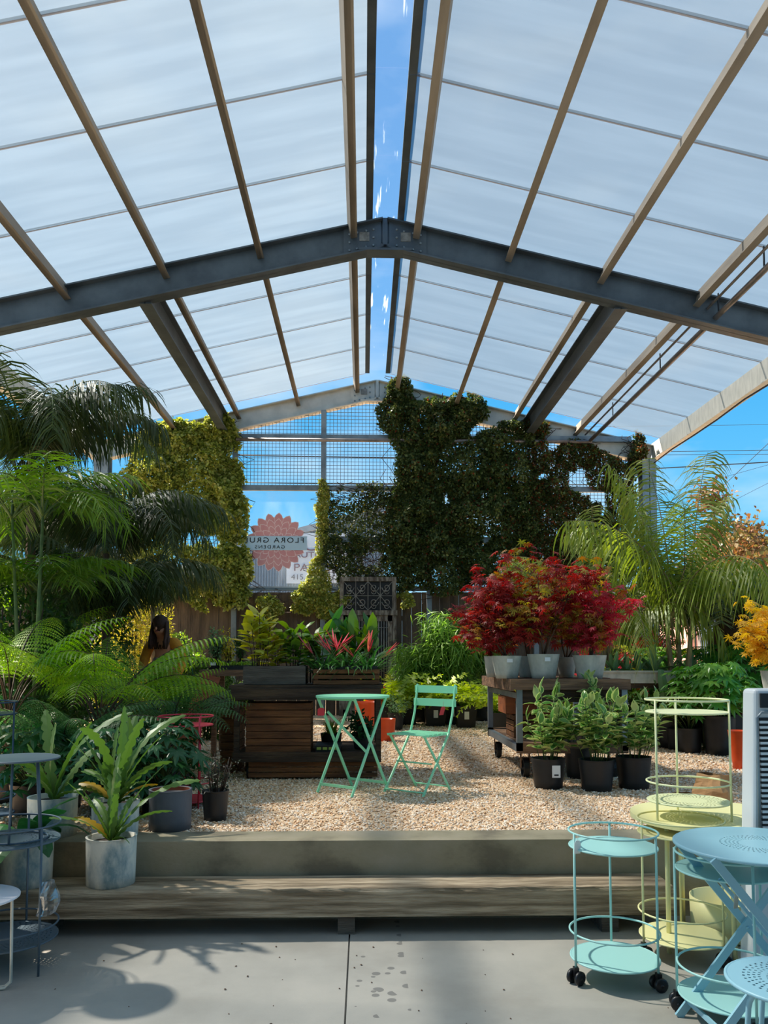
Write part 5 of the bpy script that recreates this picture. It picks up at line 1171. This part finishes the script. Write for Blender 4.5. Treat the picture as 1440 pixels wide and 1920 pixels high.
sword('sword fern beside the bamboo, behind the crimson chair tag', 850, 12.9, 0, .15, .33, 16, 1.1, 5, True)
sword('sword fern seen under the maple cart top', 935, 11.2, 0, .16, .3, 20, 1.2, 6)
sword('golden sword fern under the middle of the maple cart', 1060, 11.0, 0, .16, .3, 20, 1.3, 7)
bushlet('potted_shrub', 'white-flowered low shrub beside the orange pots', 'plant', lx(742, 11.9), 11.9, G, .12, .25, m_black, .3, .2, 900, L_stag, .035, .5, 51)
def bamboo(label, px, Y, H, R, n, seedv, canes=26):
    random.seed(4100 + seedv); t = T('bamboo_clump', label, 'bamboo', (lx(px, Y), Y, G)); pot(t, .22, .3, m_black, .9); P = []; D = []; mb = MB()
    for i in range(canes):
        a = random.random() * 6.28; q = math.sqrt(random.random()); b = Vector((math.cos(a) * .15 * q, math.sin(a) * .15 * q, .25)); h = H * random.uniform(.65, 1); tp = Vector((math.cos(a) * R * q, math.sin(a) * R * q * .7, h)); md = b.lerp(tp, .55) + Vector((-math.cos(a) * .06, 0, .12)); mb.tube([b, md, tp], [.008, .006, .003], 5)
        for j in range(n // canes):
            u = .3 + .7 * random.random() ** .8; p = b.lerp(md, u / .55) if u < .55 else md.lerp(tp, (u - .55) / .45); p = p + Vector((random.gauss(0, .09), random.gauss(0, .09), random.gauss(0, .05))); P.append(tuple(p)); aa = random.random() * 6.28; D.append((math.cos(aa), math.sin(aa), random.uniform(-1.3, .6)))
    mb.build('canes', m_stem, t); v, f = clean(*ellipse_leaf(.075, 3, .1, .45)); many('foliage', v, f, dirmats(D, RNG.uniform(.16, .3, len(D)), flat=.4), np.array(P), L_bamb, t, 'stuff'); return t
bamboo('feathery green bamboo in the middle of the back row', 845, 13.3, 1.95, .52, 4200, 1)
bamboo('shorter feathery bamboo beside the antique doors', 785, 13.5, 1.35, .45, 2600, 2)
bamboo('tall thin bamboo behind the red maples', 905, 13.7, 2.2, .4, 1800, 3)
# ------------------------------------------------------------------ right side
t = T('planter_tray', 'long pale zinc tray planter on a dark bench behind the maple cart', 'planter', (lx(1128, 9.2), 9.2, G)); wT = lx(1336, 9.2) - lx(1128, 9.2)
MB().box(0, wT, 0, .02, .76, .9).box(0, wT, .58, .6, .76, .9).box(0, .02, .02, .58, .76, .9).box(wT - .02, wT, .02, .58, .76, .9).box(.02, wT - .02, .02, .58, .76, .78).build('tray', m_zinc, t)
MB().box(-.01, wT + .01, -.02, .03, .885, .905).build('rim', m_zinc, t); MB().box(.02, wT - .02, .02, .58, .82, .87).build('soil', m_soil, t)
MB().box(0, wT, .02, .58, .70, .76).build('bench_top', m_darkw, t)
for x in (.02, wT - .1):
    for y in (.03, .5): MB().box(x, x + .07, y, y + .07, 0, .7).build('bench_leg', m_darkw if x < .5 else m_zinc, t)
SB = [blade(.3, a, k, .035, L_stag, 7, 0, 70 + i, .2) for i, (a, k) in enumerate(((1.3, .9), (.8, 1.6), (1.5, .2), (.4, 2.0)))]
for i, px in enumerate((1150, 1172, 1196, 1224, 1256, 1290)):
    random.seed(60 + i); t = T('staghorn_fern', 'grey-green staghorn fern in the zinc tray, ' + ('nearest the maple pots', 'second from the maple pots', 'third from the maple pots, upright', 'middle one trailing over the rim', 'fifth from the maple pots', 'nearest the outer end')[i], 'fern', (lx(px, 9.42), 9.42, G + .86))
    put(t, fr(13, SB, (.9, .8, .85, 1.25, .85, .8)[i], .0), 'leaf')
    if i == 3: part(t, 'leaf', blade(.42, -1.2, .3, .05, L_stag, 8, 0, 90, .2), Matrix.Translation((0, -.24, .06)) @ Matrix.Rotation(-PI / 2, 4, 'Z'))
for i, (px, Y, H, R, n, lab) in enumerate(((1385, 10.2, 1.35, .5, 90, 'bright fatsia behind the zinc tray, under the date palm'), (1330, 9.9, 1.2, .42, 80, 'bright fatsia at the outer end of the zinc tray'), (1420, 9.2, 1.25, .45, 90, 'deep green fatsia beside the yellow maple'),
        (1345, 8.7, 1.0, .38, 80, 'fatsia in the large black pot in front of the tray end'), (1288, 8.9, .95, .26, 50, 'lime-green fatsia in a black pot below the tray'), (1440, 10.6, 1.45, .5, 80, 'tall fatsia against the right edge'), (1230, 10.2, 1.2, .35, 50, 'small fatsia half hidden behind the zinc tray'))):
    pd = {3: (.17, .42), 4: (.14, .27)}.get(i, (.18, .3)); fatsia(lab, lx(px, Y), Y, G, H, R, n, mF, 10 + i, .17 if i != 4 else .14, pd)
for i, (px, Y, H, lab) in enumerate(((1180, 10.6, .55, 'yellow-green feathery fern between the palm stems'), (1235, 10.9, .85, 'tallest yellow-green feathery fern near the white column'), (1290, 10.9, .6, 'yellow-green feathery fern under the tall queen palm'), (1150, 11.0, .35, 'yellow-green feathery fern nearest the maple pots'))):
    fern(lab, lx(px, Y), Y, G, H + .1, FY, 20, 1.15, 20 + i, .03, 'feathery_fern', (.17, .28))
leafy('trailing plant in the small black pot below the tray', lx(1268, 9.2), 9.2, G, .5, .16, 40, LG, .12, 20, 'green_leaved_shrub', stems=5, potd=(.13, .24))
t = T('nursery_tub', 'big square black tub at the foot of the fatsias', 'tub', (lx(1352, 9.05), 9.05, G)); MB().lathe([(0, 0), (.2, 0), (.24, .42), (.225, .42), (.2, .36), (0, .36)], 4, smooth=False).build('tub', m_black, t).rotation_euler = (0, 0, PI / 4)
maple('golden maple leaning in above the white cooler', 1455, .12, .24, .45, (L_mapley,), 1.1, 700, 6.6, (-.1, 0), z=1.12, seedv=7, sz=.06)
t = T('plant_stand', 'dark pot stand hidden behind the cooler, carrying the golden maple', 'stand', (at(1455, 1260, 6.6).x, 6.6, G)); MB().box(-.15, .15, -.15, .15, .66, .69).build('top', m_darkw, t)
for x in (-.13, .13):
    for y in (-.13, .13): MB().box(x - .015, x + .015, y - .015, y + .015, 0, .66).build('leg', m_darkw, t)
maple('dark red maple on the ground behind the palm stem', 1160, .18, .3, .95, (L_maplep,), 1.1, 900, 11.4, z=G, seedv=8, sz=.075)
hedge('green shrubs along the open right side', 4.6, 7.5, 10.6, 12.6, G, 1.6, 14000, L_fats, .08, 61)
hedge('dark shrub in front of the white column', 3.9, 4.9, 12.6, 13.6, G, 1.8, 7000, L_back, .07, 62)
hedge('dark leafy plants under the zinc tray', lx(1140, 9.9), lx(1380, 9.9), 9.85, 10.3, G, 1.15, 6000, L_back, .06, 63)
# far right: iron fence, pink building, rust tree, power lines
YI = 15.6; t = T('iron_fence', 'black iron picket fence in front of the pink building', 'fence', (0, YI, 0)); xa = lx(1290, YI)
for z in (1.0, 2.55): MB().box(xa, xa + 4.2, -.02, .02, z, z + .05).build('rail', m_black, t)
for i in range(30): MB().box(xa + .14 * i, xa + .14 * i + .022, -.011, .011, G, 2.75).build('picket', m_black, t)
m_pinkw = pm('pink_stucco', '#d9a597', '#cf988a', .9, 0, 3); YP = 24
t = T('pink_building', 'pink stucco building with white windows beyond the iron fence', 'building', (lx(1295, YP), YP, G)); 
MB().box(0, 8, 0, 6, 0, 3.2).build('wall', m_pinkw, t); MB().box(-.1, 8.1, -.15, 6, 3.2, 3.35).build('roof_edge', m_white, t)
for x in (.2, 1.9, 3.8): 
    wd_ = MB().box(x, x + .75, -.05, 0, 1.1, 2.6).build('window', m_white, t); MB().box(x + .08, x + .34, -.07, -.05, 1.2, 2.5).build('pane', m_corr, wd_); MB().box(x + .41, x + .67, -.07, -.05, 1.2, 2.5).build('pane', m_corr, wd_)
def tree(label, x, y, z, H, R, n, lm, ls, seedv, zc=.6):
    random.seed(seedv); t = T('broadleaf_tree', label, 'tree', (x, y, z)); mb = MB(); mb.tube([(0, 0, 0), (.1, 0, H * .4), (0, 0, H * .8)], [.14, .1, .04], 7)
    cl = [Vector((random.gauss(0, .5) * R, random.gauss(0, .4) * R, H * zc + random.gauss(0, .3) * H * (1 - zc) * 1.6)) for _ in range(22)]
    for c in cl: mb.tube([(0, 0, H * .35), tuple(c * .6 + Vector((0, 0, H * .15))), tuple(c)], [.05, .03, .01], 4)
    mb.build('trunk', m_bark, t); k = RNG.integers(0, 22, n); P = np.array([tuple(c) for c in cl])[k] + RNG.normal(size=(n, 3)) * R * .2
    many('crown', vI, fI, dirmats(RNG.normal(size=(n, 3)), RNG.uniform(.7, 1.3, n) * ls, flat=.8), P, lm, t, 'stuff'); return t
tree('rust-tinged tree rising beyond the fence at the open right side', lx(1385, 20), 20, G, 4.7, 1.15, 9000, L_far, .13, 71, .68)
tree('smaller tree cut by the right edge beyond the fence', lx(1470, 17.5), 17.5, G, 3.9, 1.2, 7000, L_far, .12, 72)
for i, (a, b, r, lab) in enumerate((((1240, 876), (1500, 858), .022, 'thick dark overhead cable across the open sky'), ((1240, 845), (1500, 838), .012, 'upper pair of thin overhead wires, higher one'), ((1240, 851), (1500, 846), .010, 'upper pair of thin overhead wires, lower one'),
        ((1235, 797), (1500, 790), .007, 'faint high overhead wire above the pair'), ((1360, 905), (1500, 770), .012, 'steep service wire rising to the upper edge'), ((1240, 925), (1500, 850), .007, 'thin slanting wire over the palms'), ((1330, 960), (1500, 870), .007, 'lowest thin slanting wire by the rust tree'))):
    A, B = at(*a, 30), at(*b, 30 + i * .1); d = B - A; A = A - d * .5; B = B + d * 3; o = MB().tube([A.lerp(B, q / 8) - Vector((0, 0, .12 * math.sin(PI * q / 8))) for q in range(9)], r, 5).build('overhead_wire', m_ink); o['label'] = lab; o['category'] = 'wire'
# pipes under the roof, wires on the eave, hose
xq = X(1109); o = MB().tube([(xq, 5.4, 5.62), (xq, YW - .15, 5.6)], .035, 8).build('roof_pipe', m_pipe); St(o); o['label'] = 'thick pipe slung under the right roof slope'
o = MB().tube([(xq - .1, 5.4, 5.74), (xq - .1, YW - .15, 5.7)], .016, 6).build('roof_conduit', m_pipe); St(o)
for y in (8.2, 9.3, 11.2, 13.4): St(MB().box(xq - .012, xq + .0, y - .01, y + .01, 5.6, rz(xq) - .02).build('pipe_hanger', m_ink))
mb = MB(); P = [(XR + .0 - .11, 4.8 + i * .9, rz(XR) - .40 - .05 * abs(math.sin(i * 1.3))) for i in range(12)]; mb.tube(P, .014, 5); o = mb.build('eave_cable', m_ink); o['label'] = 'slack black cable along the underside of the right eave beam'; o['category'] = 'cable'
xc = X(1190); t = T('conduit_run', 'grey electrical conduits with a looped hose beside the column', 'conduit', (0, 0, 0))
for i, px in enumerate((1186, 1196, 1210)): MB().tube([(X(px), YW - .2, G), (X(px), YW - .2, 2.9 + i * .3)], .02, 6).build('conduit', m_pipe, t)
MB().tube([(X(1085), YW - .25, Z(1128)), (X(1105), YW - .25, Z(1112)), (X(1150), YW - .25, Z(1108)), (X(1185), YW - .3, Z(1122)), (X(1212), YW - .3, Z(1112)), (X(1221), YW - .3, Z(1098))], .022, 8).build('hose', m_iron, t)
# ------------------------------------------------------------------ person among the ferns
pp = at(308, 1238, 10.0); px0, py0 = pp.x, 10.0
def skin(name, V_, E_, R_, mat, parent, sub=2):
    me = bpy.data.meshes.new(name); me.from_pydata(V_, E_, []); me.materials.append(mat); o = bpy.data.objects.new(name, me); COL.objects.link(o); o.parent = parent
    m = o.modifiers.new('s', 'SKIN'); m.use_smooth_shade = True; lay = me.skin_vertices[0] if me.skin_vertices else None
    if lay is None:
        bpy.context.view_layer.objects.active = o; o.select_set(True); me.attributes.new; 
    for i, r in enumerate(R_): me.skin_vertices[0].data[i].radius = r if isinstance(r, tuple) else (r, r)
    me.skin_vertices[0].data[0].use_root = True
    s_ = o.modifiers.new('d', 'SUBSURF'); s_.levels = sub; s_.render_levels = sub; return o
m_skin = pm('skin', '#c48a6a', None, .55); m_yt = pm('mustard_knit', '#d99a2e', '#c9842a', .85, 0, 20, bump=.2, bscale=80); m_tie = pm('pale_grey_tie_dye', '#b9b6b4', '#8f8c90', .85, 0, 9); m_jean = pm('blue_denim', '#2d3f5c', '#24344e', .85, 0, 15); m_hair = pm('brown_hair', '#4a2c1c', '#2e1a10', .6, 0, 30, (4, 4, .6), .5, 60); m_bagm = pm('green_canvas', '#2c6a45', '#245a3a', .8, 0, 10)
pr = T('person', 'person in a mustard and pale grey top and jeans, head bowed over the plants', 'person', (px0, py0, G), -.15); PR = pr
z = 0
body = [(0, 0, .86), (0, -.01, 1.05), (0, -.03, 1.24), (0, -.07, 1.33), (0, -.13, 1.40), (0, -.19, 1.44),
        (-.17, -.03, 1.24), (-.25, -.03, 1.02), (-.20, -.20, .86), (-.14, -.31, .84), (.17, -.03, 1.24), (.25, -.01, 1.02), (.22, -.15, .82), (.16, -.27, .82),
        (-.10, 0, .80), (-.11, -.02, .44), (-.12, .02, .07), (-.13, -.12, .03), (.10, 0, .80), (.12, -.03, .44), (.13, .02, .07), (.14, -.12, .03)]
edg = [(0, 1), (1, 2), (2, 3), (3, 4), (4, 5), (2, 6), (6, 7), (7, 8), (8, 9), (2, 10), (10, 11), (11, 12), (12, 13), (0, 14), (14, 15), (15, 16), (16, 17), (0, 18), (18, 19), (19, 20), (20, 21)]
rad = [(.13, .1), (.115, .09), (.14, .09), .055, .085, .09, .055, .045, .035, .028, .055, .045, .035, .028, .085, .06, .042, .035, .085, .06, .042, .035]
try:
    skin('body', body, edg, rad, m_skin, pr)
    top_v = [(0, 0, .90), (0, -.01, 1.05), (0, -.03, 1.22), (0, -.05, 1.29), (-.17, -.03, 1.24), (-.25, -.03, 1.02), (-.21, -.17, .88), (.17, -.03, 1.24), (.25, -.01, 1.02), (.225, -.13, .84)]
    skin('yellow_top', top_v[2:4] + top_v[4:], [(0, 1), (0, 2), (2, 3), (3, 4), (0, 5), (5, 6), (6, 7)], [(.165, .115), .07, .075, .062, .052, .075, .062, .052], m_yt, pr)
    skin('pale_hem', [(0, 0, .86), (0, -.01, .98), (0, -.02, 1.1)], [(0, 1), (1, 2)], [(.165, .13), (.155, .12), (.15, .115)], m_tie, pr)
    skin('jeans', [(0, 0, .84), (-.10, 0, .76), (-.11, -.02, .44), (-.12, .02, .1), (.10, 0, .76), (.12, -.03, .44), (.13, .02, .1)], [(0, 1), (1, 2), (2, 3), (0, 4), (4, 5), (5, 6)], [(.14, .12), .098, .072, .06, .098, .072, .06], m_jean, pr)
except Exception as e: print('SKIN', e)
def blob(name, c, r, mat, parent, nz=.0, seg=20, fr_=12, flt=4):
    mb = MB(); mb.smooth = True; vs = []; fs = []
    for i in range(fr_ + 1):
        for j in range(seg):
            a, b = PI * i / fr_, 2 * PI * j / seg; d = Vector((math.sin(a) * math.cos(b), math.sin(a) * math.sin(b), math.cos(a))); d2 = Vector((d.x * r[0], d.y * r[1], d.z * r[2])); d2 += d * nz * noise.noise(d2 * 25); vs.append(Vector(c) + d2)
    for i in range(fr_):
        for j in range(seg): fs.append((i * seg + j, (i + 1) * seg + j, (i + 1) * seg + (j + 1) % seg, i * seg + (j + 1) % seg))
    mb.add(vs, fs); return mb.build(name, mat, parent)
hd = Vector((0, -.17, 1.43))
blob('hair', hd + Vector((0, .035, .035)), (.098, .105, .115), m_hair, pr, .02)
mb = MB()
for i in range(40):
    a = -1.9 + 3.8 * (i / 39) + PI / 2; x, y = math.cos(a) * .088, math.sin(a) * .09 + .03; P = [hd + Vector((x, y - .0, .06)), hd + Vector((x * 1.15, y - .02, -.05)), hd + Vector((x * 1.25 + random.uniform(-.02, .02), y - .05, -.18)), hd + Vector((x * 1.1 + random.uniform(-.02, .02), y - .07, -.27))]
    mb.tube(P, [.014, .017, .015, .004], 5)
mb.build('long_hair', m_hair, pr)
for s_ in (-1, 1): blob('eye', hd + Vector((s_ * .033, -.088, .005)), (.012, .008, .007), m_ink, pr, 0, 8, 6)
blob('nose', hd + Vector((0, -.1, -.02)), (.013, .02, .02), m_skin, pr, 0, 8, 6); blob('mouth', hd + Vector((0, -.082, -.055)), (.025, .01, .007), pm('lips', '#9a4a44', None, .5), pr, 0, 8, 6)
for s_ in (-1, 1):
    b = Vector((s_ * .15, -.29, .83))
    for k in range(4): MB().tube([b + Vector((s_ * -.012 * k + s_ * .018, 0, 0)), b + Vector((s_ * -.013 * k + s_ * .02, -.04, -.012)), b + Vector((s_ * -.013 * k + s_ * .02, -.065 + .004 * abs(k - 1), -.04))], [.0095, .0085, .006], 6).build('finger', m_skin, pr)
    MB().tube([b + Vector((-s_ * .025, .02, .0)), b + Vector((-s_ * .045, -.01, -.01)), b + Vector((-s_ * .045, -.035, -.02))], [.011, .01, .007], 6).build('thumb', m_skin, pr)
t = T('shoulder_bag', 'green canvas bag hanging at the hip of the person', 'bag', (px0 + .26, py0 + .02, G + .52), -.3)
mb = MB(); mb.add([(-.1, -.04, 0), (.1, -.04, 0), (.1, .04, 0), (-.1, .04, 0), (-.13, -.02, .26), (.13, -.02, .26), (.13, .02, .26), (-.13, .02, .26)], [(3, 2, 1, 0), (4, 5, 6, 7), (0, 1, 5, 4), (1, 2, 6, 5), (2, 3, 7, 6), (3, 0, 4, 7)]); mb.build('bag_body', m_bagm, t)
MB().tube([(-.12, 0, .25), (-.14, -.04, .55), (-.1, -.05, .76), (-.06, .05, .76), (.02, .06, .55), (.12, 0, .25)], .009, 6).build('strap', m_bagm, t)
# ------------------------------------------------------------------ groups of like things
GR = {'potted_maple': 'potted maples', 'variegated_shrub': 'variegated shrubs in black nursery pots', 'sword_fern': 'sword ferns in the back row', 'staghorn_fern': 'staghorn ferns in the zinc tray', 'serving_cart': 'round wire serving carts', 'wooden_crate': 'wooden crates on the stock carts',
      'tree_fern': 'ferns of the left planting', 'palm_tree': 'palms at the sides of the shed', 'fatsia_shrub': 'fatsia shrubs', 'overhead_wire': 'overhead wires', 'feathery_fern': 'feathery ferns on the right', 'bamboo_clump': 'bamboos in the back row', 'orchid_cactus': 'orchid cacti in pale pots on the steps',
      'strappy_plant': 'strappy plants in the slatted crate', 'yellow_leaved_shrub': 'shrubs in the grey box', 'green_leaved_shrub': 'green-leaved shrubs', 'canna_plant': 'broad-leaved plants behind the slatted crate', 'potted_shrub': 'small shrubs in black pots', 'clay_pot': 'empty clay pots', 'climbing_vine': 'climbers on the back frame',
      'paper_bag': 'paper bags on the gravel', 'leafy_shrub': 'leafy shrubs along the sides', 'planter_box': 'planter boxes on the dark cart', 'seed_tray': 'seedling trays', 'stock_cart': 'wooden stock carts', 'bistro_table': 'folding bistro tables', 'side_table': 'small side tables', 'corrugated_shed': 'corrugated sheds beyond the fence', 'broadleaf_tree': 'trees beyond the fence'}
for o in bpy.data.objects:
    if o.parent is None and 'category' in o.keys():
        g = GR.get(o.name.split('.')[0])
        if g: o['group'] = g
